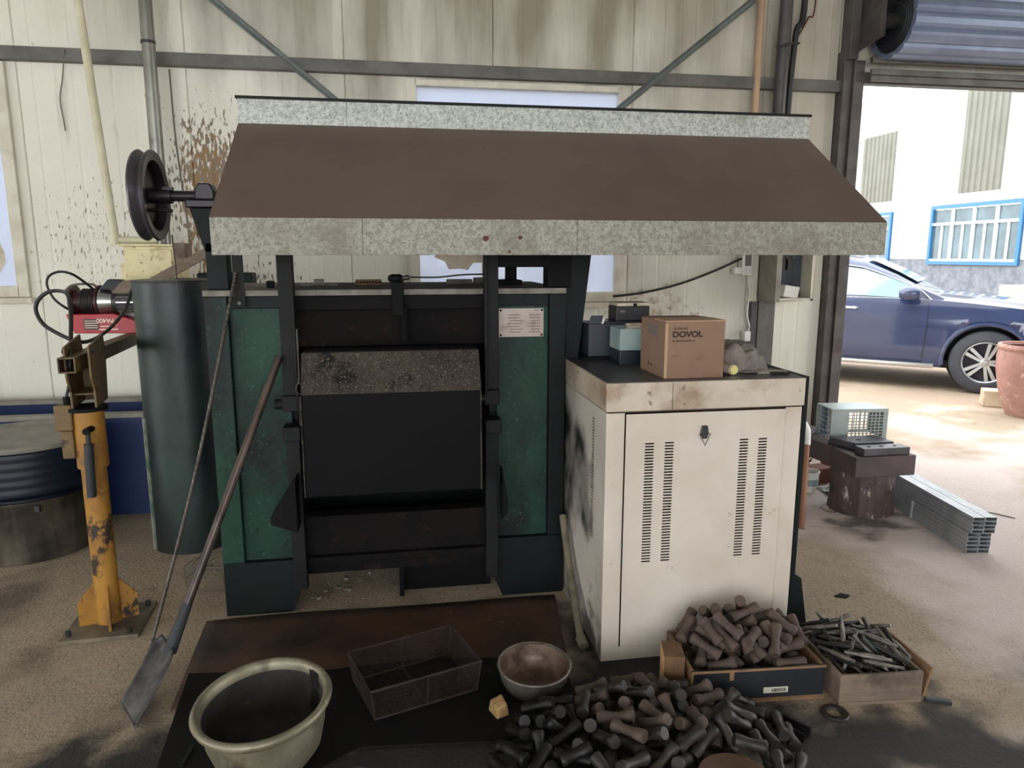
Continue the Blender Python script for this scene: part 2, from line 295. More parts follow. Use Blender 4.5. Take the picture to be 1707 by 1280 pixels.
# ---------------------------------------------------------------- mesh helpers
class MB:
    def __init__(self, M=None):
        self.bm = bmesh.new(); self.M = M
    def _v(self, p):
        p = Vector(p)
        return self.bm.verts.new(self.M @ p if self.M else p)
    def face(self, pts):
        return self.bm.faces.new([self._v(p) for p in pts])
    def box(self, x0, x1, y0, y1, z0, z1, R=None, c=None):
        co = [(x0, y0, z0), (x1, y0, z0), (x1, y1, z0), (x0, y1, z0), (x0, y0, z1), (x1, y0, z1), (x1, y1, z1), (x0, y1, z1)]
        if R is not None:
            cc = Vector(c) if c else Vector(((x0 + x1) / 2, (y0 + y1) / 2, (z0 + z1) / 2))
            co = [cc + R @ (Vector(p) - cc) for p in co]
        v = [self._v(p) for p in co]
        for f in ((0, 3, 2, 1), (4, 5, 6, 7), (0, 1, 5, 4), (1, 2, 6, 5), (2, 3, 7, 6), (3, 0, 4, 7)):
            self.bm.faces.new([v[i] for i in f])
        return self
    def bar(self, p0, p1, w, h, up=(0, 0, 1)):
        """rectangular bar from p0 to p1"""
        p0, p1 = Vector(p0), Vector(p1); d = (p1 - p0).normalized(); u = Vector(up)
        s = d.cross(u)
        if s.length < 1e-4: s = d.cross(Vector((0, 1, 0)))
        s.normalize(); t = s.cross(d)
        v = []
        for p in (p0, p1):
            for a, b in ((-1, -1), (1, -1), (1, 1), (-1, 1)):
                v.append(self._v(p + s * (a * w / 2) + t * (b * h / 2)))
        for f in ((3, 2, 1, 0), (4, 5, 6, 7), (0, 1, 5, 4), (1, 2, 6, 5), (2, 3, 7, 6), (3, 0, 4, 7)):
            self.bm.faces.new([v[i] for i in f])
        return self
    def cyl(self, p0, p1, r0, r1=None, n=20, caps=True):
        r1 = r0 if r1 is None else r1
        p0, p1 = Vector(p0), Vector(p1); d = (p1 - p0).normalized()
        a = d.orthogonal().normalized(); b = d.cross(a)
        A = []; B = []
        for i in range(n):
            t = 2 * math.pi * i / n
            o = a * math.cos(t) + b * math.sin(t)
            A.append(self._v(p0 + o * r0)); B.append(self._v(p1 + o * r1))
        for i in range(n):
            j = (i + 1) % n
            self.bm.faces.new((A[i], A[j], B[j], B[i]))
        if caps:
            self.bm.faces.new(A[::-1]); self.bm.faces.new(B)
        return self
    def lathe(self, prof, n=32, M=None):
        """prof: (r, z) list; revolved about z (M moves it)"""
        M = M or Matrix()
        rings = []
        for r, z in prof:
            if r < 1e-6: rings.append([self._v(M @ Vector((0, 0, z)))])
            else: rings.append([self._v(M @ Vector((r * math.cos(2 * math.pi * i / n), r * math.sin(2 * math.pi * i / n), z))) for i in range(n)])
        for A, B in zip(rings, rings[1:]):
            for i in range(n):
                j = (i + 1) % n
                if len(A) == 1 and len(B) == 1: continue
                if len(A) == 1: self.bm.faces.new((A[0], B[j], B[i]))
                elif len(B) == 1: self.bm.faces.new((A[i], A[j], B[0]))
                else: self.bm.faces.new((A[i], A[j], B[j], B[i]))
        return self
    def tube(self, path, r, n=8, closed=False, caps=True):
        path = [Vector(p) for p in path]
        rings = []; prev = None
        K = len(path)
        for i, p in enumerate(path):
            q0 = path[(i - 1) % K] if (closed or i > 0) else p
            q1 = path[(i + 1) % K] if (closed or i < K - 1) else p
            d = (q1 - q0).normalized()
            a = d.orthogonal().normalized() if prev is None else (prev - d * prev.dot(d)).normalized()
            prev = a; b = d.cross(a)
            rr = r[i] if isinstance(r, (list, tuple)) else r
            rings.append([self._v(p + (a * math.cos(2 * math.pi * k / n) + b * math.sin(2 * math.pi * k / n)) * rr) for k in range(n)])
        R2 = rings + ([rings[0]] if closed else [])
        for A, B in zip(R2, R2[1:]):
            for k in range(n):
                j = (k + 1) % n
                self.bm.faces.new((A[k], A[j], B[j], B[k]))
        if caps and not closed:
            self.bm.faces.new(rings[0][::-1]); self.bm.faces.new(rings[-1])
        return self
    def prism(self, pts, axis, a0, a1):
        """2-D outline extruded along an axis; outline coords are the two other axes in xyz order"""
        def full(p, a):
            q = list(p); q.insert(axis, a); return q
        A = [self._v(full(p, a0)) for p in pts]; B = [self._v(full(p, a1)) for p in pts]
        n = len(pts)
        self.bm.faces.new(A[::-1]); self.bm.faces.new(B)
        for i in range(n):
            j = (i + 1) % n
            self.bm.faces.new((A[i], A[j], B[j], B[i]))
        return self
    def grid(self, fn, nu, nv, thick=None):
        V = [[self._v(fn(i / nu, j / nv)) for j in range(nv + 1)] for i in range(nu + 1)]
        for i in range(nu):
            for j in range(nv):
                self.bm.faces.new((V[i][j], V[i + 1][j], V[i + 1][j + 1], V[i][j + 1]))
        return self
    def build(self, name, m, parent=None, smooth=False, bevel=0.0, solid=0.0, autosmooth=40):
        bm = self.bm
        bmesh.ops.remove_doubles(bm, verts=bm.verts, dist=1e-6)
        bmesh.ops.recalc_face_normals(bm, faces=bm.faces)
        if parent is not None:
            org = parent_world(parent)
        else:
            xs = [v.co for v in bm.verts]
            org = Vector(((min(v.x for v in xs) + max(v.x for v in xs)) / 2, (min(v.y for v in xs) + max(v.y for v in xs)) / 2, min(v.z for v in xs)))
        bmesh.ops.translate(bm, verts=bm.verts, vec=-org)
        me = bpy.data.meshes.new(name)
        bm.to_mesh(me); bm.free()
        if isinstance(m, str): m = MATS[m]
        me.materials.append(m)
        o = bpy.data.objects.new(name, me)
        COL.objects.link(o)
        if parent is not None: o.parent = parent
        else: o.location = org
        if solid:
            md = o.modifiers.new('thickness', 'SOLIDIFY'); md.thickness = solid; md.offset = 0
        if bevel:
            md = o.modifiers.new('edges', 'BEVEL'); md.width = bevel; md.segments = 2; md.limit_method = 'ANGLE'; md.angle_limit = math.radians(35)
        if smooth:
            for p in me.polygons: p.use_smooth = True
            me.set_sharp_from_angle(angle=math.radians(autosmooth))
        return o

def parent_world(p):
    v = Vector(p.location)
    while p.parent is not None:
        p = p.parent; v = v + Vector(p.location)
    return v

def tag(o, label, cat, group=None):
    o['label'] = label; o['category'] = cat
    if group: o['group'] = group
    return o
def thing(name, loc, label, cat, group=None):
    o = bpy.data.objects.new(name, None); COL.objects.link(o); o.location = loc; o.empty_display_size = 0.05
    return tag(o, label, cat, group)
def structure(o):
    o['kind'] = 'structure'; return o
def struct_empty(name, loc=(0, 0, 0)):
    o = bpy.data.objects.new(name, None); COL.objects.link(o); o.location = loc; o.empty_display_size = 0.05
    return structure(o)
def smooth_path(pts, k=8):
    pts = [Vector(p) for p in pts]; out = []
    P = [pts[0]] + pts + [pts[-1]]
    for i in range(1, len(P) - 2):
        for s in range(k):
            t = s / k
            a, b, c, d = P[i - 1], P[i], P[i + 1], P[i + 2]
            out.append(0.5 * ((2 * b) + (c - a) * t + (2 * a - 5 * b + 4 * c - d) * t * t + (3 * b - a - 3 * c + d) * t ** 3))
    out.append(pts[-1])
    return out
def text_mesh(name, body, size, M, m, parent, width=None, extrude=0.0004, bold=0.0):
    cu = bpy.data.curves.new(name, 'FONT'); cu.body = body; cu.size = size; cu.extrude = extrude; cu.offset = bold
    tmp = bpy.data.objects.new('tmp', cu); COL.objects.link(tmp)
    bpy.context.view_layer.update()
    dg = bpy.context.evaluated_depsgraph_get()
    me = bpy.data.meshes.new_from_object(tmp.evaluated_get(dg))
    bpy.data.objects.remove(tmp)
    me.name = name
    xs = [v.co.x for v in me.vertices]
    S = Matrix.Scale(width / (max(xs) - min(xs)), 4, Vector((1, 0, 0))) if (width and xs) else Matrix()
    org = parent_world(parent)
    me.transform(Matrix.Translation(-org) @ M @ S)
    me.materials.clear(); me.materials.append(MATS[m])
    o = bpy.data.objects.new(name, me); COL.objects.link(o); o.parent = parent
    return o

# ================================================================ THE SETTING
WY = 5.2            # inner face of the back wall
fl = MB(); fl.face([(-9, -7, 0), (60, -7, 0), (60, 60, 0), (-9, 60, 0)])
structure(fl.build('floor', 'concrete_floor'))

# back wall of ribbed sandwich panels, one object per panel
wall = struct_empty('wall_back', (0, WY, 0))
seams = [-8.28 + i for i in range(12)] + [3.30]
win_mid = (0.18, 1.63, 1.27, 2.69)
win_left = (-3.80, -2.40, 1.34, 2.70)
def wall_strip(mb, x0, x1, z0, z1, seam_l, seam_r):
    """front face with shallow ribs, real thickness behind"""
    pts = [(x0, 0.006 if seam_l else 0.0)]
    if seam_l: pts.append((x0 + 0.006, 0.0))
    g = math.ceil(x0 / 0.115) * 0.115
    k = 0
    while g < x1 - 0.02:
        if g > x0 + 0.02:
            pts += [(g - 0.012, 0.0), (g - 0.004, 0.0022), (g + 0.004, 0.0022), (g + 0.012, 0.0)] if round(g / 0.115) % 2 else [(g - 0.010, 0.0), (g, -0.0020), (g + 0.010, 0.0)]
        g += 0.115
    if seam_r: pts.append((x1 - 0.006, 0.0))
    pts.append((x1, 0.006 if seam_r else 0.0))
    pts = [(x, WY + y) for x, y in pts]
    mb.prism(pts + [(x1, WY + 0.06), (x0, WY + 0.06)], 2, z0, z1)
for a, b in zip(seams, seams[1:]):
    a2, b2 = a + 0.001, b - 0.001
    mb = MB()
    cuts = []
    for w in (win_mid, win_left):
        x0, x1 = max(a2, w[0]), min(b2, w[1])
        if x1 - x0 > 0.005: cuts.append((x0, x1, w[2], w[3]))
    if not cuts:
        wall_strip(mb, a2, b2, 0, 4.8, True, True)
    else:
        x0, x1, z0, z1 = cuts[0]
        if x0 > a2 + 0.002: wall_strip(mb, a2, x0, 0, 4.8, True, False)
        if x1 < b2 - 0.002: wall_strip(mb, x1, b2, 0, 4.8, False, True)
        wall_strip(mb, x0, x1, 0, z0, x0 < a2 + 0.002, x1 > b2 - 0.002)
        wall_strip(mb, x0, x1, z1, 4.8, x0 < a2 + 0.002, x1 > b2 - 0.002)
    mb.build('wall_panel', 'cream_sandwich_panel', wall)
# wall above the doorway and on its far side
structure(MB().box(3.30, 9.2, WY, WY + 0.06, 2.86, 4.8).build('wall_door', 'cream_sandwich_panel'))
structure(MB().box(7.9, 9.2, WY, WY + 0.06, 0, 2.86).build('wall_right', 'cream_sandwich_panel'))
structure(MB().box(-9, 9.2, -6.5, 5.4, 4.8, 4.9).build('ceiling_unseen', 'unseen_ceiling_sheet'))  # unseen ceiling, added to keep sky light off the interior
structure(MB().box(-9, 9.2, -6.5, -6.4, 3.6, 4.8).box(3.0, 9.2, -6.5, -6.4, 0, 3.6).box(-9, -7.0, -6.5, -6.4, 0, 3.6).build('wall_rear_unseen', 'cream_sandwich_panel'))  # unseen rear wall, added to cut the frontal light to one opening
structure(MB().box(-9.1, -9.0, -6.5, 5.26, 2.9, 4.8).box(-9.1, -9.0, 2.5, 5.26, 0, 2.9).box(-9.1, -9.0, -6.5, -3.5, 0, 2.9).build('wall_left_unseen', 'cream_sandwich_panel'))  # unseen left wall, its open bay sized to set the side light
structure(MB().box(9.2, 9.3, -6.5, 5.26, 3.6, 4.8).box(9.2, 9.3, -6.5, -2.5, 0, 3.6).build('wall_side_unseen', 'cream_sandwich_panel'))  # unseen side wall, bay left open to light floor and hood from the right

# horizontal girt, braces
structure(MB().box(-9, 3.32, WY - 0.06, WY - 0.001, 2.735, 2.815).build('trim_1', 'girt_grey', bevel=0.004))
p0, p1 = at(352, -4, y=WY - 0.10), at(566, 172, y=WY - 0.10)
d = (p1 - p0)
tag(MB().bar(p0 - d * 0.6, p0 + d * 1.9, 0.02, 0.065, up=(0, -1, 0)).bar(p0 - d * 0.6 + Vector((0, 0.028, 0)), p0 + d * 1.9 + Vector((0, 0.028, 0)), 0.045, 0.004, up=(0, -1, 0)).build('angle_brace', 'brace_grey'),
    'grey steel angle brace sloping down to the right on the cream wall', 'brace')
p0, p1 = at(1262, -4, y=WY - 0.10), at(1032, 182, y=WY - 0.10)
d = (p1 - p0)
tag(MB().bar(p0 - d * 0.0, p0 + d * 2.2, 0.02, 0.065, up=(0, -1, 0)).bar(p0 - d * 0.0 + Vector((0, 0.028, 0)), p0 + d * 2.2 + Vector((0, 0.028, 0)), 0.045, 0.004, up=(0, -1, 0)).build('angle_brace', 'brace_grey'),
    'grey steel angle brace sloping down to the left beside the window top', 'brace')

def window(n, w, cols, rows, dirty):
    x0, x1, z0, z1 = w
    root = struct_empty('window_%d' % n, ((x0 + x1) / 2, WY, z0))
    f = MB()
    t = 0.05
    f.box(x0 - 0.06, x0 + 0.012, WY - 0.03, WY + 0.05, z0 - 0.06, z1 + 0.03).box(x1 - 0.012, x1 + 0.06, WY - 0.03, WY + 0.05, z0 - 0.06, z1 + 0.03)
    f.box(x0, x1, WY - 0.03, WY + 0.05, z0 - 0.06, z0 + 0.012).box(x0, x1, WY - 0.03, WY + 0.05, z1 - 0.012, z1 + 0.03)
    f.build('window_frame', 'window_frame_white', root, bevel=0.004)
    MB().box(x0 - 0.08, x1 + 0.08, WY - 0.06, WY - 0.001, z0 - 0.10, z0 - 0.062).build('window_sill', 'window_frame_white', root, bevel=0.004)
    xs = [x0 + (x1 - x0) * i / cols for i in range(cols + 1)]
    zs = [z0 + (z1 - z0) * r for r in rows]
    for x in xs[1:-1]:
        MB().box(x - 0.03, x + 0.03, WY - 0.012, WY + 0.045, z0 + 0.012, zs[1] - 0.026).build('mullion', 'window_frame_white', root, bevel=0.003)
    for z in zs[1:-1]:
        for a, b in zip(xs, xs[1:]):
            MB().box(a + 0.031, b - 0.031, WY - 0.010, WY + 0.04, z - 0.025, z + 0.025).build('transom', 'window_frame_white', root, bevel=0.003)
    for a, b in zip(xs, xs[1:]):
        MB().box(a + 0.012, b - 0.012, WY + 0.018, WY + 0.024, zs[0] + 0.008, zs[1] - 0.008).build('pane', 'window_glass', root)
    MB().box(x0 + 0.012, x1 - 0.012, WY + 0.018, WY + 0.024, zs[1] + 0.008, zs[2] - 0.008).build('pane', 'window_glass', root)
    return root
window(1, win_mid, 3, [0, 0.66, 1], True)
window(2, win_left, 2, [0, 0.66, 1], True)
# torn film taped over panes
def film(cx, cz, w, h, seed, lab):
    rnd = random.Random(seed)
    mb = MB()
    ol = []
    for i in range(18):
        t = 2 * math.pi * i / 18
        k = rnd.uniform(0.65, 1.1)
        ol.append((cx + w / 2 * k * math.cos(t), cz + h / 2 * k * math.sin(t)))
    mb.prism(ol, 1, WY + 0.010, WY + 0.013)
    tag(mb.build('torn_film', 'film_torn'), lab, 'film')
film(0.50, 1.60, 0.40, 0.34, 3, 'torn tan plastic film stuck on the middle window below the hood')
film(-2.62, 1.50, 0.30, 0.42, 5, 'torn tan plastic film stuck on the window at the left edge')

# neighbouring pale building behind the windows
g = MB(); g.box(-8, 3.1, 9.0, 9.2, 0, 4.0)
tag(g.build('neighbour_wall', 'facade_white'), 'pale building wall seen through the middle window', 'building')

# doorway: jambs, lintel, rolled shutter
jl = struct_empty('door_1', (3.4, WY, 0))
MB().box(3.30, 3.37, WY - 0.08, WY + 0.10, 0, 3.02).build('jamb_channel', 'jamb_steel', jl, bevel=0.004)
MB().box(3.37, 3.455, WY - 0.10, WY + 0.06, 0, 2.95).build('jamb', 'jamb_steel', jl, bevel=0.004)
MB().box(7.7, 7.9, WY - 0.10, WY + 0.06, 0, 2.95).build('jamb', 'jamb_steel', jl, bevel=0.004)
MB().box(3.40, 7.9, WY - 0.06, WY + 0.02, 2.80, 2.88).build('lintel', 'girt_grey', jl, bevel=0.004)
MB().box(3.31, 3.38, WY - 0.12, WY - 0.0, 2.95, 4.8).build('post', 'jamb_steel', jl, bevel=0.004)
sh = thing('roller_shutter', (5.6, 4.95, 2.9), 'blue-grey metal roller shutter coiled above the doorway', 'shutter')
ax = Vector((3.52, 4.93, 3.17)); R = 0.235
nsl = 14
for i in range(nsl):
    a0 = 2 * math.pi * i / nsl; a1 = 2 * math.pi * (i + 1) / nsl
    pts = []
    for k in range(7):
        t = a0 + (a1 - a0) * k / 6
        rr = R + (0.010 if 0 < k < 6 else -0.004) + (0.004 if k in (2, 3, 4) else 0)
        pts.append((ax.y + rr * math.cos(t), ax.z + rr * math.sin(t)))
    pts += [(ax.y + (R - 0.02) * math.cos(a1), ax.z + (R - 0.02) * math.sin(a1)), (ax.y + (R - 0.02) * math.cos(a0), ax.z + (R - 0.02) * math.sin(a0))]
    MB().prism(pts, 0, ax.x, 7.75).build('slat', 'shutter_slat', sh)
for k in range(5):
    r = R - 0.03 - 0.022 * k
    pa = [(ax.x + 0.02, ax.y + r * math.cos(2 * math.pi * i / 40), ax.z + r * math.sin(2 * math.pi * i / 40)) for i in range(40)]
    MB().tube(pa, 0.009, 6, closed=True).build('coil_edge', 'shutter_dark', sh)
MB().cyl((ax.x + 0.03, ax.y, ax.z), (7.7, ax.y, ax.z), 0.20, n=28).build('coil_core', 'shutter_dark', sh)
MB().cyl((3.40, ax.y, ax.z), (ax.x + 0.03, ax.y, ax.z), 0.05, n=16).build('axle', 'steel_dark', sh)
MB().prism([(WY - 0.06, 3.02), (4.86, 3.05), (4.86, 3.30), (WY - 0.06, 3.36)], 0, 3.38, 3.42).build('end_bracket', 'jamb_steel', sh)
for i, z in enumerate((2.88, 2.835)):
    MB().box(3.46, 7.7, 5.03, 5.055, z - 0.042, z + 0.0).build('curtain_slat', 'girt_grey', sh, bevel=0.006)
MB().box(3.46, 7.7, 5.02, 5.065, 2.92, 2.96).build('guide_rail', 'girt_grey', sh, bevel=0.006)

# ================================================================ FURNACE WITH LIFTING DOOR
FY = 3.07
fur = thing('heat_treatment_furnace', (0, 3.45, 0), 'dark green and soot-black box furnace with lifting door under the hood', 'furnace')
MB().box(-0.72, 0.71, 3.55, 3.86, 0.15, 1.385).build('back_shell', 'furnace_dark_green', fur)
MB().box(-0.72, -0.42, 3.13, 3.56, 0.15, 1.385).build('side_shell', 'furnace_dark_green', fur)
MB().box(0.41, 0.71, 3.13, 3.56, 0.15, 1.385).build('side_shell', 'furnace_dark_green', fur)
MB().box(-0.419, 0.409, 3.12, 3.549, 1.17, 1.385).build('lintel_block', 'soot_rust', fur)
MB().box(-0.419, 0.409, 3.16, 3.549, 0.165, 0.20).build('hearth_floor', 'soot_rust', fur)
MB().box(-0.419, 0.409, 3.08, 3.16, 0.165, 0.43).build('hearth_front', 'soot_rust', fur, bevel=0.006)
MB().box(-0.40, 0.39, 3.045, 3.079, 0.225, 0.255).build('hearth_lip', 'soot_rust', fur, bevel=0.004)
MB().box(-0.755, 0.74, 3.06, 3.88, 1.386, 1.41).build('top_plate', 'dusty_top', fur, bevel=0.003)
MB().box(-0.45, 0.43, 3.075, 3.119, 1.325, 1.385).build('lintel_rail', 'soot_black', fur, bevel=0.003)
# left front
MB().box(-0.755, -0.665, FY, 3.129, 0.241, 1.385).build('front_stile', 'furnace_green', fur, bevel=0.004)
MB().box(-0.664, -0.44, FY + 0.008, 3.129, 1.335, 1.385).build('front_rail', 'furnace_dark_green', fur, bevel=0.003)
MB().box(-0.664, -0.44, FY + 0.03, 3.129, 0.241, 1.334).build('front_panel', 'furnace_green', fur)
MB().prism([(-0.755, 0.0), (-0.475, 0.0), (-0.425, 0.13), (-0.425, 0.24), (-0.755, 0.24)], 1, FY, 3.129).build('front_foot', 'furnace_dark_green', fur, bevel=0.003)
# right front
MB().box(0.668, 0.742, FY, 3.129, 0.281, 1.385).build('front_stile', 'furnace_dark_green', fur, bevel=0.004)
MB().box(0.44, 0.667, FY + 0.008, 3.129, 1.335, 1.385).build('front_rail', 'furnace_dark_green', fur, bevel=0.003)
MB().box(0.44, 0.667, FY + 0.03, 3.129, 0.281, 1.334).build('front_panel', 'furnace_green', fur)
MB().prism([(0.41, 0.12), (0.46, 0.0), (0.742, 0.0), (0.742, 0.28), (0.41, 0.28)], 1, FY, 3.129).build('front_foot', 'furnace_dark_green', fur, bevel=0.003)
for x in (-0.72, 0.62):
    MB().box(x, x + 0.10, 3.70, 3.86, 0, 0.149).build('rear_foot', 'furnace_dark_green', fur)
MB().box(0.0, 0.42, 3.20, 3.60, 0.0, 0.14).build('under_box', 'soot_black', fur, bevel=0.004)
MB().box(-0.01, 0.012, 3.14, 3.20, 0.0, 0.16).build('under_post', 'soot_black', fur)
# vertical guide rails
for s, xc in ((-1, -0.425), (1, 0.405)):
    MB().box(xc - 0.03, xc + 0.03, 3.005, 3.055, 0.97, 1.87).box(xc + (0.022 if s < 0 else -0.034), xc + (0.034 if s < 0 else -0.022), 2.97, 3.006, 0.97, 1.87).build('guide_rail', 'post_black', fur, bevel=0.003)
    MB().box(xc - 0.03, xc + 0.025, 3.0, 3.055, 0.13, 0.83).build('lower_guide', 'post_black', fur, bevel=0.003)
    MB().box(xc - 0.035, xc + 0.035, 2.955, 3.05, 0.80, 0.86).build('guide_block', 'post_black', fur, bevel=0.004)
    MB().box(xc - 0.035, xc + 0.03, 2.98, 3.05, 0.92, 0.985).build('guide_block', 'post_black', fur, bevel=0.004)
    MB().cyl((xc - 0.065, 3.0, 0.95), (xc - 0.03, 3.0, 0.95), 0.022, n=12).build('roller', 'post_black', fur)
    xw = xc + (0.012 if s < 0 else 0.03)
    MB().prism([(xw, 0.66), (xw + s * 0.105, 0.50), (xw + s * 0.105, 0.47), (xw, 0.43)] if s < 0 else [(xw, 0.43), (xw + 0.022, 0.47), (xw + 0.022, 0.53), (xw, 0.66)], 1, 2.90, 2.998).build('door_seat_wing', 'soot_black', fur, bevel=0.003)
# the door
door = MB()
door.prism([(2.80, 0.608), (2.80, 1.026), (2.875, 1.172), (2.995, 1.172), (2.995, 0.608)], 0, -0.362, 0.335)
dr = door.build('furnace_door', 'door_plate', fur, bevel=0.006)
MB().prism([(2.795, 1.029), (2.869, 1.175), (2.8735, 1.175), (2.7995, 1.026)], 0, -0.360, 0.333).build('slope_plate', 'door_slope', dr)
MB().box(-0.355, 0.328, 2.88, 2.99, 1.173, 1.179).build('top_dust', 'soot_rust', dr)
MB().bar((-0.358, 2.7965, 1.026), (0.331, 2.7965, 1.026), 0.006, 0.006).build('fold_edge', 'door_slope', dr)
for x in (-0.3635, 0.3325):
    MB().bar((x, 2.7985, 0.612), (x, 2.7985, 1.02), 0.005, 0.004).build('edge_bead', 'door_slope', dr)
# lifting cable and shackle on the left of the door
MB().tube(smooth_path([(-0.385, 2.965, 1.26), (-0.383, 2.955, 1.10), (-0.385, 2.95, 1.04)]), 0.004, 6).build('lift_cable', 'rope_wire', fur)
MB().tube([(-0.385 + 0.012 * math.cos(t), 2.95, 1.02 + 0.022 * math.sin(t)) for t in [2 * math.pi * i / 14 for i in range(14)]], 0.003, 6, closed=True).build('shackle', 'rope_wire', fur)
MB().cyl((-0.383, 2.95, 0.985), (-0.383, 2.95, 0.87), 0.010, n=10).build('lift_bolt', 'post_black', fur)
# corner posts carrying the shaft and the crossbeam
MB().box(-0.742, -0.66, 3.10, 3.18, 1.411, 1.60).prism([(-0.79, 1.735), (-0.742, 1.56), (-0.66, 1.56), (-0.66, 1.735)], 1, 3.10, 3.18).build('shaft_post', 'furnace_dark_green', fur, bevel=0.004)
MB().box(-0.80, -0.66, 3.085, 3.195, 1.736, 1.765).build('bearing_base', 'sheave_iron', fur, bevel=0.004)
MB().prism([(-0.765, 1.7655), (-0.69, 1.7655), (-0.69, 1.80), (-0.705, 1.83), (-0.75, 1.83), (-0.765, 1.80)], 1, 3.09, 3.19).build('bearing_block', 'sheave_iron', fur, bevel=0.006)
MB().box(0.665, 0.772, 3.10, 3.20, 1.411, 1.95).build('shaft_post', 'soot_black', fur, bevel=0.004)
MB().box(0.436, 0.664, 3.02, 3.09, 1.50, 1.57).build('crossbeam', 'soot_black', fur, bevel=0.004)
MB().box(0.53, 0.58, 3.40, 3.45, 1.411, 1.9).build('rear_post', 'soot_black', fur, bevel=0.004)
MB().box(0.43, 0.60, 3.36, 3.50, 1.411, 1.435).build('post_foot', 'soot_black', fur, bevel=0.004)
MB().prism([(0.744, 0.80), (0.80, 1.0), (0.868, 1.60), (0.868, 1.95), (0.744, 1.95)], 1, 3.11, 3.30).build('side_shroud', 'sheet_green_dark', fur, bevel=0.003)
# nameplate
npl = MB().box(0.449, 0.647, FY + 0.0245, FY + 0.0295, 1.198, 1.322).build('nameplate', 'nameplate', fur)
npl['label'] = 'worn pale metal nameplate with faded lines of print'
for x in (0.457, 0.639):
    for z in (1.206, 1.314):
        MB().cyl((x, FY + 0.0245, z), (x, FY + 0.0215, z), 0.005, n=10).build('rivet', 'black_inside', npl)
rnd = random.Random(4)
for i in range(7):
    z = 1.292 - i * 0.0125
    MB().box(0.487 + rnd.uniform(0, .01), 0.55 + rnd.uniform(-.01, .01), FY + 0.0239, FY + 0.0245, z, z + 0.003).build('print_line', 'nameplate_print', npl)
    MB().box(0.575 + rnd.uniform(0, .02), 0.632, FY + 0.0239, FY + 0.0245, z, z + 0.003).build('print_line', 'nameplate_print', npl)
# burner valve on the front lip
bv = at(660, 466, y=3.04)
MB().lathe([(0, -0.012), (0.024, -0.012), (0.034, 0.0), (0.032, 0.014), (0.018, 0.022), (0, 0.022)], 10, Matrix.Translation(bv)).build('valve_knob', 'soot_black', fur)
MB().box(bv.x - 0.02, bv.x + 0.03, 3.03, 3.06, 1.30, bv.z).build('valve_body', 'soot_black', fur, bevel=0.006)
MB().cyl((bv.x + 0.03, 3.055, 1.34), (bv.x + 0.03, 3.055, 1.19), 0.016, n=12).build('valve_pipe', 'soot_rust', fur)
MB().cyl((bv.x + 0.02, 3.03, bv.z + 0.004), (bv.x + 0.055, 3.03, bv.z + 0.010), 0.010, n=10).build('valve_outlet', 'steel_dark', fur)

# chain sheave and shaft
shv = thing('lifting_sheave', (-0.93, 3.14, 1.6), 'dark iron grooved sheave wheel on a shaft left of the hood', 'wheel')
Mx = Matrix.Translation((-0.945, 3.14, 1.782)) @ Matrix.Rotation(math.pi / 2, 4, 'Y')
MB().lathe([(0.0, 0.004), (0.10, 0.0), (0.128, -0.004), (0.132, 0.010), (0.137, 0.026)], 48, Mx).lathe([(0.0, -0.012), (0.13, -0.02), (0.137, -0.026)], 48, Mx).build('web', 'sheave_iron', shv, smooth=True)
MB().lathe([(0.137, 0.026), (0.172, 0.030), (0.176, 0.022), (0.158, 0.0), (0.176, -0.022), (0.172, -0.030), (0.137, -0.026)], 48, Mx).build('rim', 'sheave_rim', shv, smooth=True, autosmooth=30)
MB().cyl((-0.97, 3.14, 1.782), (-0.86, 3.14, 1.782), 0.030, n=20).build('hub', 'sheave_iron', shv, smooth=True)
MB().cyl((-0.86, 3.14, 1.782), (-0.765, 3.14, 1.782), 0.021, n=20).build('shaft', 'sheave_iron', shv, smooth=True)
MB().box(-0.89, -0.85, 3.115, 3.135, 1.803, 1.815).build('key', 'sheave_iron', shv)
MB().cyl((-0.95, 3.10, 1.725), (-0.85, 3.09, 1.722), 0.007, n=10).build('crank_pin', 'sheave_iron', shv)
ln = MB()
ln.tube(smooth_path([(-0.87, 3.13, 1.63), (-0.868, 3.135, 1.52), (-0.868, 3.14, 1.43), (-0.863, 3.14, 1.405)], 5), 0.0035, 6)
ln.build('hanging_chain', 'rope_wire', shv)

# ================================================================ EXTRACTION HOOD
HX0, HX1 = -0.60, 1.905
hood = thing('extraction_hood', (0.65, 3.2, 1.55), 'large brown sheet-metal extraction hood with pale galvanised bands', 'hood')
MB().prism([(2.602, 1.672), (3.202, 2.073), (3.198, 2.079), (2.598, 1.678)], 0, HX0, HX1).build('front_slope', 'hood_brown', hood)
for a, b in ((HX0, -0.10), (-0.099, 0.665), (0.666, HX1)):
    MB().box(a, b, 2.594, 2.600, 1.55, 1.675).build('lower_band', 'hood_band_dirty', hood, bevel=0.0015)
for a, b in ((HX0, -0.17), (-0.169, HX1)):
    MB().box(a, b, 3.194, 3.200, 2.074, 2.172).build('upper_band', 'hood_galvanised', hood, bevel=0.0015)
for x in (HX0, HX1 - 0.004):
    MB().prism([(2.60, 1.55), (2.602, 1.672), (3.202, 2.073), (3.20, 2.172), (3.95, 2.172), (3.95, 1.55)], 0, x, x + 0.004).build('side_panel', 'hood_brown', hood)
MB().box(HX0 + 0.004, HX1 - 0.004, 3.944, 3.95, 1.55, 2.172).build('back_panel', 'hood_brown', hood)
MB().box(HX0 - 0.006, HX1 + 0.006, 3.186, 3.956, 2.172, 2.182).build('top_lip', 'post_black', hood)
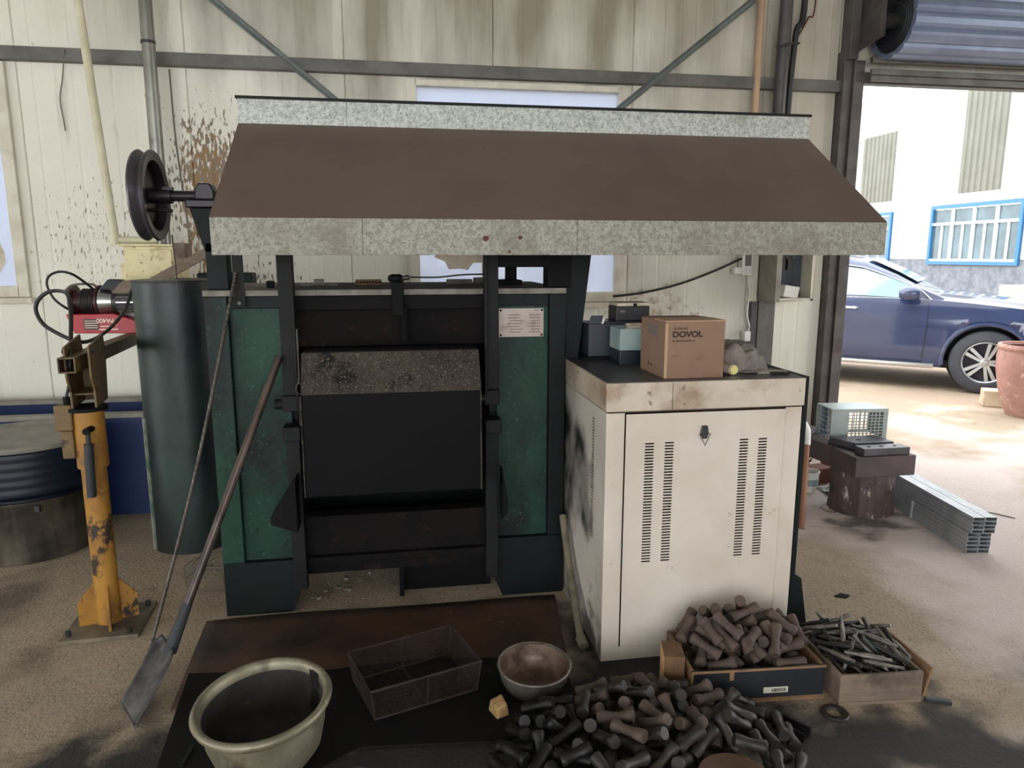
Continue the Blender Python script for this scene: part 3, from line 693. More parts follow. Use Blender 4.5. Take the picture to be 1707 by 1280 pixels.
for x, z, r in ((0.33, 1.608, 0.010), (0.455, 1.612, 0.007), (0.415, 1.562, 0.005)):
    MB().prism([(x + r * math.cos(t) * 1.2, z + r * math.sin(t)) for t in [2 * math.pi * i / 9 for i in range(9)]], 1, 2.5925, 2.5945).build('rust_spot', 'rust_spot', hood)
MB().box(-0.632, -0.590, 3.048, 3.054, 1.345, 1.62).build('hanger_strap', 'post_black', hood)
MB().cyl((-0.612, 3.048, 1.36), (-0.612, 3.040, 1.36), 0.008, n=8).build('bolt', 'steel_dark', hood)
MB().box(-0.50, -0.482, 3.30, 3.32, 1.411, 2.16).build('hanger_strap', 'post_black', hood)

# ================================================================ CONTROL CABINET
CX0, CX1, CY0, CY1, CZ = 0.752, 1.522, 2.466, 3.28, 1.097
cab = thing('control_cabinet', (1.14, 2.9, 0), 'cream sheet-metal control cabinet with slotted vents right of the furnace', 'cabinet')
t = 0.004
# shell: left side with a slot column, right, back, frame around the door
def slotted(mb, plane, a0, a1, z0, z1, cols, sz0, sz1, n, depth0, depth1):
    """sheet from a0..a1 x z0..z1 with columns of real slots"""
    def bx(p, q, u, w):
        if plane == 'y': mb.box(p, q, depth0, depth1, u, w)
        else: mb.box(depth0, depth1, p, q, u, w)
    bx(a0, a1, z0, sz0); bx(a0, a1, sz1, z1)
    edges = [a0] + [e for c in cols for e in c] + [a1]
    for i in range(0, len(edges), 2): bx(edges[i], edges[i + 1], sz0, sz1)
    pitch = (sz1 - sz0) / n
    for c0, c1 in cols:
        for k in range(n):
            bx(c0, c1, sz0 + pitch * k, sz0 + pitch * (k + 0.48))
ls = MB(); slotted(ls, 'x', CY0 + t, CY1, 0, 0.985, [(2.62, 2.66)], 0.44, 0.93, 42, CX0, CX0 + t)
ls.build('left_side', 'cabinet_side', cab)
MB().box(CX1 - t, CX1, CY0 + t, CY1, 0, 0.985).build('right_side', 'cabinet_cream', cab)
MB().box(CX0, CX1, CY1 - t, CY1, 0, 0.985).build('back', 'cabinet_cream', cab)
MB().box(CX0, 0.822, CY0, CY0 + t, 0, 0.983).build('front_stile', 'cabinet_cream', cab, bevel=0.0015)
MB().box(1.456, CX1, CY0, CY0 + t, 0, 0.983).build('front_stile', 'cabinet_cream', cab, bevel=0.0015)
MB().box(0.822, 1.456, CY0, CY0 + t, 0, 0.055).build('front_plinth', 'cabinet_cream', cab, bevel=0.0015)
MB().box(CX0 + 0.01, CX1 - 0.01, CY0 + 0.03, CY1 - 0.02, 0.01, 0.98).build('inner_lining', 'black_inside', cab)
dd = MB(); slotted(dd, 'y', 0.826, 1.452, 0.059, 0.978, [(0.9, 0.935), (0.977, 1.012), (1.273, 1.308), (1.349, 1.384)], 0.395, 0.868, 42, CY0 - 0.006, CY0 - 0.002)
cdoor = dd.build('door', 'cabinet_cream', cab)
MB().box(CX0 - 0.004, CX1 + 0.004, CY0 - 0.008, CY1 + 0.004, 0.989, CZ - 0.0025).build('lid', 'cabinet_lid', cab, bevel=0.003)
MB().box(CX0 + 0.002, CX1 - 0.002, CY0 - 0.002, CY1, CZ - 0.0025, CZ).build('top_sheet', 'cabinet_top', cab)
MB().box(CX0 + 0.005, CX1 - 0.005, CY0 - 0.001, CY1 - 0.004, 0.983, 0.989).build('shadow_gap', 'seam_dark', cab)
MB().box(0.998, 1.0, CY0 - 0.0086, CY0 - 0.0079, 0.99, 1.092).build('seam', 'seam_dark', cab)
lz, lx, ly = 0.905, 1.128, CY0 - 0.0075
lat = MB().prism([(lx - 0.011, lz + 0.022), (lx + 0.011, lz + 0.022), (lx + 0.016, lz - 0.008), (lx + 0.010, lz - 0.028), (lx - 0.010, lz - 0.028), (lx - 0.016, lz - 0.008)], 1, ly - 0.008, ly + 0.0015).build('latch', 'steel_dark', cdoor, bevel=0.002)
MB().tube([(lx - 0.021, ly - 0.010, lz - 0.008), (lx + 0.021, ly - 0.010, lz - 0.008), (lx + 0.001, ly - 0.012, lz - 0.052)], 0.0022, 6, closed=True).build('latch_ring', 'steel_dark', cdoor)
MB().cyl((lx, ly - 0.008, lz + 0.012), (lx, ly - 0.011, lz + 0.012), 0.005, n=8).build('latch_rivet', 'steel_dark', cdoor)
# green frame standing against its right side
gf = MB(); gf.box(1.528, 1.546, 2.47, 3.26, 0.0, 1.098)
gfo = gf.build('green_panel', 'sheet_green_dark', cab); gfo['label'] = 'dark green steel panel along the right side'
MB().prism([(1.546, 0.0), (1.625, 0.0), (1.575, 0.28), (1.546, 0.30)], 1, 2.47, 2.50).build('panel_foot', 'sheet_green_dark', cab)

# ================================================================ THINGS ON THE CABINET
# cardboard carton, turned on its corner
A = at(1107, 632, z=CZ); B = at(1205, 629, z=CZ); Cc = at(1073, 618, z=CZ)
bw = (B - A).length; ex = (B - A).normalized(); ey = Vector((-ex.y, ex.x, 0))
bd, bh = 0.26, 0.212
Mb = Matrix((ex.to_4d(), ey.to_4d(), Vector((0, 0, 1, 0)), Vector((0, 0, 0, 1)))).transposed()
Mb = Matrix.Translation(A) @ Matrix(((ex.x, ey.x, 0, 0), (ex.y, ey.y, 0, 0), (0, 0, 1, 0), (0, 0, 0, 1)))
ctn = thing('cardboard_box', (A.x + 0.1, A.y + 0.1, CZ), 'tan cardboard carton printed DOVOL standing on the cream cabinet', 'box')
MB(Mb).box(0, bw, 0, bd, 0, bh).build('carton_body', 'cardboard', ctn, bevel=0.003)
MB(Mb).box(-0.001, bw + 0.002, 0.0, 0.12, bh, bh + 0.004).build('flap', 'cardboard_edge', ctn)
MB(Mb).box(0.01, bw - 0.01, 0.122, bd, bh, bh + 0.003, R=Matrix.Rotation(-0.03, 3, 'X')).build('flap', 'cardboard', ctn)
MB(Mb).box(-0.0015, 0.009, -0.0012, 0.004, 0.004, bh - 0.006).build('corner_edge', 'cardboard_edge', ctn)
Mf = Mb @ Matrix.Translation((0, -0.0006, 0)) @ Matrix.Rotation(math.pi / 2, 4, 'X')
text_mesh('print_name', 'DOVOL', 0.029, Mf @ Matrix.Translation((0.026, 0.156, 0)), 'print_dark', ctn, width=0.118, bold=0.0012)
text_mesh('print_city', 'ZHEJIANG', 0.013, Mf @ Matrix.Translation((0.028, 0.183, 0)), 'print_dark', ctn, width=0.056)
text_mesh('print_company', '浙江德沃进出口有限公司', 0.009, Mf @ Matrix.Translation((0.026, 0.138, 0)), 'print_dark', ctn, width=0.088)
MB(Mf).box(0.026, 0.054, 0.084, 0.0855, -0.0003, 0.0003).build('print_rule', 'print_dark', ctn)
# left face print: a framed row of handling marks
def left_face(a0, a1, z0, z1, m):
    MB(Mb).box(-0.0008, 0.0, bd - a1, bd - a0, z0, z1).build('print_mark', m, ctn)
for zz in (0.150, 0.176, 0.190):
    left_face(0.075, 0.185, zz, zz + 0.0018, 'print_blue')
for a in (0.075, 0.1025, 0.130, 0.1575, 0.184):
    left_face(a, a + 0.0016, 0.150, 0.191, 'print_blue')
for a in (0.085, 0.112, 0.14, 0.166):
    left_face(a, a + 0.010, 0.157, 0.169, 'print_blue'); left_face(a, a + 0.010, 0.180, 0.187, 'print_blue')
for i, a in enumerate((0.09, 0.11, 0.125, 0.14)):
    left_face(a, a + 0.008, 0.03 + 0.004 * (i % 2), 0.045 - 0.003 * i, 'print_dark')

def zat(u, v, y): return at(u, v, y=y)
# black box with open lid
p = at(983, 590, z=CZ); q = at(1035, 590, z=CZ)
db = thing('equipment_box', (p.x + 0.1, 3.1, CZ), 'dark grey steel box with tilted lid flap at the back of the cabinet', 'box')
yb = 3.05
x0, x1 = at(981, 570, y=yb).x, at(1042, 570, y=yb).x
zt_ = at(1000, 540, y=yb).z
MB().box(x0, x1, yb, yb + 0.18, CZ + 0.012, zt_).build('box_body', 'dark_box', db, bevel=0.003)
MB().prism([(x0, zt_ + 0.001), (x0 + 0.012, zt_ + 0.037), (x0 + 0.066, zt_ + 0.037), (x0 + 0.056, zt_ + 0.001)], 1, yb + 0.002, yb + 0.008).build('lid_flap', 'dark_box', db)
MB().prism([(x0 + 0.057, zt_ + 0.001), (x0 + 0.067, zt_ + 0.034), (x0 + 0.074, zt_ + 0.02), (x0 + 0.066, zt_ + 0.001)], 1, yb + 0.0, yb + 0.004).build('flap_lining', 'white_plastic', db)
MB().box(x0 - 0.03, x1 + 0.02, yb - 0.03, yb + 0.18, CZ, CZ + 0.012).build('base_plate', 'soot_black', db)
# sheet lying across box with an old case on it
zs_ = zt_ + 0.0005
sx0, sx1 = x0 + 0.075, at(1120, 540, y=3.06).x
board = tag(MB().box(sx0, sx1, 3.05, 3.22, zs_, zs_ + 0.008).build('shelf_board', 'steel_dark', bevel=0.002), 'thin dark board laid over the grey steel box behind the carton', 'board')
cs = thing('instrument_case', ((at(1055, 520, y=3.08).x), 3.12, zs_ + 0.008), 'dark instrument case with cream rim sitting on the thin board', 'case')
xa, xb = at(1027, 520, y=3.08).x, at(1083, 520, y=3.08).x; zc = zs_ + 0.0085; zd = at(1050, 505, y=3.08).z
MB().box(xa, xb, 3.08, 3.20, zc, zd - 0.016).build('case_body', 'case_black', cs, bevel=0.004)
MB().box(xa + 0.008, xb + 0.004, 3.09, 3.21, zd - 0.0155, zd).build('case_rim', 'cream_case', cs, bevel=0.004)
MB().box(xb + 0.0005, xb + 0.006, 3.085, 3.205, zc, zd - 0.0165).build('case_edge', 'cream_case', cs)
MB().box((xa + xb) / 2 + 0.004, (xa + xb) / 2 + 0.016, 3.074, 3.089, zd - 0.014, zd - 0.002).build('case_clasp', 'black_inside', cs)
MB().box(xa + 0.018, xa + 0.042, 3.0785, 3.08, zc + 0.036, zc + 0.047).build('case_label', 'cable_grey', cs)
# clear plastic bin
bx0, bx1 = at(1033, 590, y=2.86).x, at(1078, 590, y=2.86).x
bn = thing('plastic_bin', ((bx0 + bx1) / 2, 2.93, CZ), 'pale grey-green plastic bin left of the carton, dark blue base', 'bin')
zb1 = at(1050, 548, y=2.86).z
MB().box(bx0, bx1, 2.86, 2.865, CZ + 0.062, zb1).box(bx0, bx0 + 0.005, 2.865, 3.0, CZ + 0.062, zb1).box(bx1 - 0.005, bx1, 2.865, 3.0, CZ + 0.062, zb1).box(bx0, bx1, 3.0, 3.005, CZ + 0.062, zb1).build('bin_wall', 'bin_plastic', bn, bevel=0.001)
MB().box(bx0 + 0.002, bx1 - 0.002, 2.862, 3.003, CZ, CZ + 0.0615).build('bin_base', 'navy_plastic', bn, bevel=0.003)
MB().prism([(bx0 + 0.03, zb1 - 0.03), (bx0 + 0.042, zb1 + 0.008), (bx1 - 0.016, zb1 + 0.008), (bx1 - 0.006, zb1 - 0.03)], 1, 2.90, 2.905).build('bin_card', 'rag_pale', bn)
# small grey switch block at the corner
sb = at(962, 588, z=CZ)
sw = thing('switch_block', (sb.x, sb.y + 0.03, CZ), 'small grey socket block at the back left corner of the cabinet', 'switch')
MB().box(sb.x - 0.03, sb.x + 0.022, sb.y, sb.y + 0.06, CZ, CZ + 0.055).build('block_body', 'cable_grey', sw, bevel=0.004)
MB().box(sb.x - 0.028, sb.x + 0.018, sb.y + 0.004, sb.y + 0.05, CZ + 0.055, CZ + 0.075).build('block_top', 'board_electric', sw, bevel=0.003)
for k in (0.0, 0.014):
    MB().box(sb.x - 0.006 + k, sb.x + 0.002 + k, sb.y - 0.001, sb.y + 0.002, CZ + 0.018, CZ + 0.026).build('socket_hole', 'black_inside', sw)
# small scraps on the cabinet top
for u, v, w, lab in ((1010, 594, 0.05, 'thin dark metal strip on the cabinet in front of the grey steel box'), (1026, 600, 0.022, 'small black nut-sized scrap on the cabinet top left of the plastic bin')):
    c = at(u, v, z=CZ)
    tag(MB().prism([(c.x - w, c.y - 0.008), (c.x + w, c.y - 0.012), (c.x + w * 0.9, c.y + 0.012), (c.x - w * 0.8, c.y + 0.008)], 2, CZ, CZ + 0.006).build('metal_scrap', 'black_inside'), lab, 'scrap')
# rag bundle
rc = at(1236, 622, z=CZ)
rg = MB()
def ragf(i, j):
    a = i * 2 * math.pi; t = j
    r = math.sin(math.pi * min(t, 0.999) * 0.5 + 0.001) if t < 1 else 1
    base = Vector((0.105 * math.cos(a) * (1.25 if math.cos(a) > 0 else 0.8), 0.07 * math.sin(a), 0)) * (1 - (1 - t) ** 2) ** 0.5
    hgt = 0.095 * (1 - t ** 2.2)
    base.x -= 0.02 * (1 - t)
    n = mnoise.noise(Vector((base.x * 22, base.y * 22, hgt * 22)))
    k = 1 + 0.22 * n * (0.4 + t * 0.6) + 0.08 * math.sin(6 * a + 2)
    return (rc.x + base.x * k, rc.y + 0.07 + base.y * k, CZ + 0.002 + max(0, hgt * (1 + 0.3 * n)))
rg.grid(ragf, 40, 16)
tag(rg.build('rag_bundle', 'rag_grey', smooth=True, autosmooth=80), 'crumpled grey rag right of the carton on the cabinet', 'rag')
yr = at(1219, 621, y=2.56)
rl = thing('small_bottle', (yr.x, 2.56, CZ), 'small bottle with yellow cap beside the carton corner', 'bottle')
MB().cyl((yr.x, 2.545, CZ + 0.021), (yr.x - 0.01, 2.60, CZ + 0.021), 0.020, n=20).build('bottle_body', 'rag_pale', rl, smooth=True)
MB().cyl((yr.x + 0.001, 2.538, CZ + 0.021), (yr.x, 2.545, CZ + 0.021), 0.0165, n=20).build('bottle_cap', 'yellow_cap', rl)
for i, (u, v, w, h, rot, m, lab) in enumerate(((1292, 622, 0.075, 0.03, 0.15, 'rag_pale', 'pale paper strips lying flat at the right front of the cabinet'), (1308, 626, 0.04, 0.02, -0.1, 'soot_black', 'dark rasp blade on the paper strips at the cabinet front'), (1262, 624, 0.06, 0.025, 0.4, 'rag_grey', 'grey cloth strip between the rag and the paper strips'))):
    c = at(u, v, z=CZ); z0 = CZ + 0.004 * i
    tag(MB(Matrix.Translation((c.x, c.y + 0.03, z0)) @ Matrix.Rotation(rot, 4, 'Z')).prism([(-w, -h * .6), (w * .7, -h), (w, h * .2), (w * .4, h), (-w * .9, h * .7)], 2, 0.0002, 0.004).build('flat_scrap', m), lab, 'scrap')
# blue-green box standing behind the cabinet
bb = thing('parts_box', (1.62, 3.55, 0), 'blue-green open box on a stand behind the cabinet, seen above the rag', 'box')
xq0, xq1 = at(1195, 580, y=3.45).x, at(1252, 580, y=3.45).x
zq0, zq1 = at(1220, 605, y=3.45).z, at(1230, 575, y=3.45).z
MB().box(xq0, xq1, 3.45, 3.456, zq0 - 0.05, zq1).box(xq0, xq1, 3.70, 3.706, zq0 - 0.05, zq1).box(xq0, xq0 + 0.006, 3.456, 3.70, zq0 - 0.05, zq1).box(xq1 - 0.006, xq1, 3.456, 3.70, zq0 - 0.05, zq1).box(xq0, xq1, 3.45, 3.706, zq0 - 0.056, zq0 - 0.05).build('box_shell', 'blue_green_box', bb)
MB().box(xq0 - 0.02, xq1 + 0.012, 3.44, 3.62, zq1 + 0.001, zq1 + 0.008).build('box_lid', 'jamb_steel', bb)
for x in (xq0 + 0.01, xq1 - 0.03):
    for y in (3.46, 3.67):
        MB().box(x, x + 0.02, y, y + 0.02, 0, zq0 - 0.056).build('stand_leg', 'steel_dark', bb)

# bent pipe between furnace and cabinet
c0 = at(942, 965, y=3.02); c1 = at(975, 1065, z=0.05); c1b = at(988, 1058, z=0.10)
bp = thing('drain_pipe', (c1.x, c1.y, 0), 'dirty bent pipe stub at the foot of the cabinet left side', 'pipe')
MB().tube(smooth_path([(0.722, 3.0, 0.40), (0.718, 2.85, 0.22), (c1.x - 0.01, c1.y + 0.02, 0.03)]), 0.016, 10).build('pipe_run', 'pipe_bent', bp, smooth=True)
MB().cyl((c1.x - 0.01, c1.y + 0.035, 0.042), (c1.x - 0.005, c1.y - 0.005, 0.021), 0.021, n=14).build('pipe_end', 'pipe_bent', bp)

# ================================================================ WALL SERVICES
# electrical box on the wall right of the cabinet
ex0, ex1, ez0, ez1 = 2.80, 3.13, 1.21, 1.78
eb = thing('electrical_box', (2.96, WY - 0.1, ez0), 'open wall-mounted electrical box with wiring beside the doorway', 'electrical box')
yf = WY - 0.16
MB().box(ex0, ex1, WY - 0.012, WY - 0.002, ez0, ez1).build('box_back', 'board_electric', eb)
MB().box(ex0, ex0 + 0.02, yf, WY - 0.012, ez0, ez1).box(ex1 - 0.02, ex1, yf, WY - 0.012, ez0, ez1).box(ex0, ex1, yf, WY - 0.012, ez0, ez0 + 0.02).box(ex0, ex1, yf, WY - 0.012, ez1 - 0.02, ez1).build('box_frame', 'window_frame_white', eb, bevel=0.003)
MB().box(ex0 - 0.045, ex0 - 0.002, yf - 0.12, WY - 0.02, ez0, ez1).build('box_door', 'tub_rim_grey', eb, bevel=0.004)
for k in range(3):
    MB().box(ex0 + 0.05 + 0.06 * k, ex0 + 0.09 + 0.06 * k, WY - 0.06, WY - 0.012, 1.44, 1.52).build('breaker', 'label_black' if k else 'white_plastic', eb, bevel=0.003)
rnd = random.Random(11)
for k in range(5):
    xs = ex0 + 0.05 + 0.04 * k
    MB().tube(smooth_path([(xs, WY - 0.05, 1.52), (xs + rnd.uniform(-.03, .04), WY - 0.09, 1.62), (xs + rnd.uniform(-.03, .05), WY - 0.05, 1.74)], 5), 0.004, 5).build('wire', 'cable_grey', eb)
MB().box(ex0 + 0.12, ex0 + 0.24, WY - 0.12, WY - 0.04, ez0 + 0.021, ez0 + 0.11, R=Matrix.Rotation(0.15, 3, 'Y')).build('loose_block', 'white_plastic', eb, bevel=0.004)
# flat cream board left of the box with a junction box and white cable
tag(MB().box(2.66, 2.745, WY - 0.03, WY - 0.002, 1.20, 2.0).build('backing_board', 'window_frame_white', bevel=0.003), 'cream backing board left of the open electrical box', 'board')
jb = thing('junction_box', (2.60, WY - 0.06, 1.42), 'white junction box with switch on the cream backing board', 'junction box')
MB().box(2.58, 2.66, WY - 0.10, WY - 0.031, 1.40, 1.64).build('junction_body', 'white_plastic', jb, bevel=0.005)
MB().box(2.52, 2.579, WY - 0.10, WY - 0.04, 1.41, 1.46).build('junction_spout', 'white_plastic', jb, bevel=0.005)
MB().box(2.60, 2.645, WY - 0.112, WY - 0.101, 1.47, 1.55).build('switch_face', 'cable_grey', jb, bevel=0.002)
MB().box(2.56, 2.62, WY - 0.12, WY - 0.101, 1.56, 1.62).build('lamp_holder', 'brick_tan', jb, bevel=0.004)
wc = [at(u, v, y=WY - 0.06) for u, v in ((1247, 462), (1250, 490), (1245, 520), (1249, 545), (1244, 560), (1245, 600))]
tag(MB().tube(smooth_path(wc), 0.006, 6).build('white_cable', 'cable_white'), 'white cable hanging below the junction box', 'cable')
tag(MB().box(2.635, 2.685, WY - 0.09, WY - 0.03, 0.90, 0.98).build('cable_plug', 'white_plastic', bevel=0.006), 'white plug in line on the cable below the electrical box', 'plug')
tag(MB().box(2.70, 2.745, WY - 0.05, WY - 0.002, 0.0, 1.20).build('cable_duct', 'conduit_dark', bevel=0.003), 'dark vertical cable duct below the electrical box', 'duct')
tag(MB().box(2.765, 2.90, WY - 0.035, WY - 0.002, 0.0, 1.205).build('grey_strip', 'girt_grey'), 'grey-blue flat strip on wall under the electrical box', 'strip')
cbl = [at(u, v, y=WY - 0.08) for u, v in ((1022, 494), (1070, 488), (1130, 474), (1190, 452), (1238, 430))]
tag(MB().tube(smooth_path(cbl), 0.009, 8).build('slack_cable', 'cable_black'), 'black cable sagging from the window to the junction box', 'cable')
tag(MB().cyl((2.63, WY - 0.05, 1.66), (2.645, WY - 0.05, 4.8), 0.026, n=14).build('timber_pole', 'pipe_timber', smooth=True), 'thin brown timber pole upright on the wall above the hood', 'pole')
tag(MB().cyl((2.79, WY - 0.09, 1.80), (2.83, WY - 0.09, 4.8), 0.045, n=16).build('conduit', 'conduit_dark', smooth=True), 'thick grey conduit upright right of the timber pole', 'conduit')
tag(MB().tube(smooth_path([(2.87, WY - 0.07, 1.80), (2.88, WY - 0.07, 2.5), (2.90, WY - 0.08, 3.1), (2.96, WY - 0.07, 3.35), (2.95, WY - 0.07, 4.8)]), 0.022, 8).build('power_cable', 'cable_black'), 'thick black cable strapped along the grey conduit', 'cable')
tag(MB().tube(smooth_path([(2.89, WY - 0.08, 3.05), (2.99, WY - 0.07, 3.22), (3.05, WY - 0.06, 3.4), (3.04, WY - 0.05, 4.8)]), 0.006, 6).build('thin_wire', 'rust_spot'), 'thin reddish wire curling up from the black cable strap', 'wire')
tag(MB().tube([(2.73, WY - 0.137, 3.0), (2.86, WY - 0.137, 3.03), (2.915, WY - 0.11, 3.04)], 0.008, 6).build('cable_tie', 'cable_black'), 'black strap tying the cable to the conduit', 'strap')

# grey steel flue and cream pipe on the left
flue = thing('flue_pipe', (-1.44, 5.0, 1.5), 'grey steel flue pipe rising behind the sheave wheel', 'pipe')
for a, b in ((1.52, 2.52), (2.52, 2.83), (2.83, 4.8)):
    MB().cyl((-1.447 + 0.004 * a, 5.0, a), (-1.447 + 0.004 * b, 5.0, b), 0.042 - 0.001 * a, n=22).build('flue_section', 'pipe_steel', flue, smooth=True)
for z in (2.52, 2.83):
    MB().cyl((-1.437, 5.0, z - 0.009), (-1.437, 5.0, z + 0.009), 0.043, n=22).build('flue_band', 'steel_dark' if z > 2.7 else 'pipe_steel', flue)
tag(MB().tube(smooth_path([(-1.375, WY - 0.02, 2.72), (-1.37, WY - 0.02, 2.3), (-1.345, WY - 0.02, 1.9), (-1.33, WY - 0.02, 1.6)]), 0.006, 6).build('thin_cable', 'cable_grey'), 'thin grey cable on the wall beside the flue pipe', 'cable')
tag(MB().tube(smooth_path([at(107, 82, y=WY - 0.07), at(104, 130, y=WY - 0.02), at(100, 165, y=WY - 0.02), at(106, 200, y=WY - 0.02), at(109, 218, y=WY - 0.02)]), 0.004, 6).build('dangling_wire', 'cable_grey'), 'thin dark wire dangling from the girt at the left', 'wire')
cp = thing('cream_pipe', (-1.62, 4.9, 1.6), 'long cream plastic pipe leaning up the wall at left', 'pipe')
a = at(192, 400, y=4.75); b = at(130, 0, y=4.95); dirv = (b - a)
MB().cyl(a, a + dirv * 2.0, 0.024, n=16).build('pipe_run', 'pipe_cream', cp, smooth=True)
e1 = at(262, 400, y=4.75)
MB().lathe([(0, -0.03), (0.03, -0.03), (0.032, 0), (0.03, 0.03), (0, 0.03)], 14, Matrix.Translation(a)).build('pipe_elbow', 'pipe_cream', cp, smooth=True)
MB().cyl(a, (e1.x, 4.75, a.z), 0.022, n=14).build('pipe_branch', 'pipe_cream', cp, smooth=True)
# cream speckled box on a bracket
cb0, cb1 = at(212, 465, y=4.55), at(286, 412, y=4.55)
cbx = thing('switch_box', ((cb0.x + cb1.x) / 2, 4.65, cb0.z - 0.05), 'rust-speckled cream metal box behind the green tank', 'box')
zt2 = at(240, 407, y=4.55).z
MB().box(cb0.x - 0.01, cb1.x + 0.01, 4.56, 4.85, cb0.z - 0.06, zt2 - 0.012).build('box_body', 'cream_box', cbx, bevel=0.004)
MB().box(cb0.x + 0.02, cb1.x - 0.004, 4.552, 4.559, cb0.z - 0.05, zt2 - 0.030).build('box_door', 'cream_box', cbx, bevel=0.003)
MB().box(cb0.x - 0.035, cb1.x + 0.03, 4.54, 4.87, zt2 - 0.0115, zt2).build('box_lid', 'cream_box', cbx, bevel=0.003)
MB().box(cb0.x - 0.04, cb0.x - 0.011, 4.58, 4.84, cb0.z - 0.06, cb0.z + 0.09).build('box_hinge', 'cream_box', cbx, bevel=0.003)
br0, br1 = at(258, 470, y=4.3), at(345, 418, y=4.3)
tag(MB().bar((br0.x - 0.02, 4.35, br0.z), (br1.x + 0.04, 4.35, br1.z + 0.02), 0.03, 0.05, up=(0, 0, 1)).build('angle_bracket', 'crate_timber_grey'), 'rusty sloping bracket arm between cream box and furnace post', 'bracket')
tag(MB().box(at(290, 412, y=4.45).x, at(308, 412, y=4.45).x, 4.45, 4.60, at(300, 432, y=4.45).z - 0.04, at(300, 405, y=4.45).z).build('rusty_block', 'crate_timber_grey', bevel=0.004), 'small rusty block right of the speckled cream box', 'block')
stand = tag(MB().box(-1.10, -0.80, 4.36, 4.52, 0.0, 1.45).build('rear_duct', 'furnace_dark_green', bevel=0.01), 'dark green upright duct behind the round green tank', 'duct')

# green round tank
tk = thing('green_tank', (-1.115, 4.0, 0), 'upright green cylindrical tank between hoist post and furnace', 'tank')
MB().cyl((-1.115, 4.0, 0.0), (-1.115, 4.0, 1.415), 0.203, n=48).build('tank_shell', 'tank_green', tk, smooth=True)
MB().lathe([(0.15, 1.412), (0.206, 1.412), (0.208, 1.425), (0.15, 1.43), (0, 1.43)], 48, Matrix.Translation((-1.115, 4.0, 0.0))).build('tank_rim', 'steel_dark', tk)
MB().bar((-1.2925, 3.895, 0.0), (-1.2925, 3.895, 0.72), 0.03, 0.012, up=(0.86, 0.5, 0)).build('peeling_strip', 'tank_band', tk)

# ================================================================ YELLOW HOIST POST
PX, PY = -1.232, 3.085
hp = thing('hoist_post', (PX, PY, 0), 'worn yellow steel hoist post bolted to the floor at left', 'hoist')
Rz = Matrix.Rotation(math.radians(-2), 3, 'Z')
MB().box(PX - 0.15, PX + 0.15, PY - 0.15, PY + 0.15, 0, 0.018, R=Matrix.Rotation(math.radians(3), 3, 'Z')).build('base_plate', 'pipe_bent', hp, bevel=0.003)
MB().cyl((PX, PY, 0.018), (PX, PY, 0.78), 0.047, n=28).build('post_tube', 'hoist_yellow', hp, smooth=True)
MB().cyl((PX, PY, 0.70), (PX, PY, 0.935), 0.058, n=28).build('post_sleeve', 'hoist_yellow', hp, smooth=True)
for k in range(4):
    aa = math.radians(20 + 90 * k)
    dx, dy = math.cos(aa), math.sin(aa)
    M = Matrix.Translation((PX, PY, 0)) @ Matrix.Rotation(aa, 4, 'Z')
    MB(M).prism([(0.045, 0.0182), (0.112, 0.0182), (0.112, 0.12), (0.045, 0.20)], 1, -0.005, 0.005).build('gusset', 'hoist_yellow', hp)
    Mb2 = Matrix.Translation((PX, PY, 0)) @ Matrix.Rotation(math.radians(45 + 90 * k), 4, 'Z')
    MB(Mb2).cyl((0.165, 0, 0.018), (0.165, 0, 0.04), 0.011, n=8).build('anchor_bolt', 'steel_dark', hp)
MB().lathe([(0, 0.936), (0.075, 0.936), (0.075, 0.950), (0, 0.950)], 28, Matrix.Translation((PX, PY, 0))).build('pivot_flange', 'soot_black', hp)
# head of two side plates with the arm between them
arm0 = Vector((PX - 0.005, 2.95, 1.135)); arm1 = Vector((-1.46, 4.40, at(180, 553, y=4.40).z - 0.033))
ad = (arm1 - arm0).normalized(); yawa = math.atan2(-ad.x, ad.y)
Mh = Matrix.Translation((PX, PY, 0)) @ Matrix.Rotation(yawa, 4, 'Z')
for s in (-1, 1):
    MB(Mh).prism([(-0.085, 1.200), (0.17, 1.225), (0.19, 1.15), (0.15, 0.951), (-0.05, 0.951), (-0.05, 1.02), (-0.085, 1.08)], 0, s * 0.042 - 0.004, s * 0.042 + 0.004).build('head_plate', 'hoist_olive', hp, bevel=0.001)
    MB(Mh).cyl((s * 0.046, -0.05, 1.18), (s * 0.056, -0.05, 1.18), 0.010, n=8).build('head_bolt', 'steel_dark', hp)
MB(Mh).box(-0.037, 0.037, 0.14, 0.148, 0.951, 1.09).build('head_web', 'hoist_olive', hp)
MB(Mh).box(-0.037, 0.037, -0.02, 0.138, 1.0, 1.006).build('head_stiffener', 'hoist_olive', hp)
am = MB()
s_ = ad.cross(Vector((0, 0, 1))).normalized(); t_ = Vector((0, 0, 1)); hw = 0.030; th = 0.005
for (sa, sb_, wa, ha) in ((0, 1, 2 * hw, th), (0, -1, 2 * hw, th), (1, 0, th, 2 * hw - 2 * th), (-1, 0, th, 2 * hw - 2 * th)):
    off = s_ * (sa * (hw - th / 2)) + t_ * (sb_ * (hw - th / 2))
    am.bar(arm0 + off, arm1 + off, wa, ha)
am.build('arm', 'hoist_olive', hp)
MB().bar(arm0 + ad * 0.06, arm1, 0.048, 0.048).build('arm_core', 'black_inside', hp)
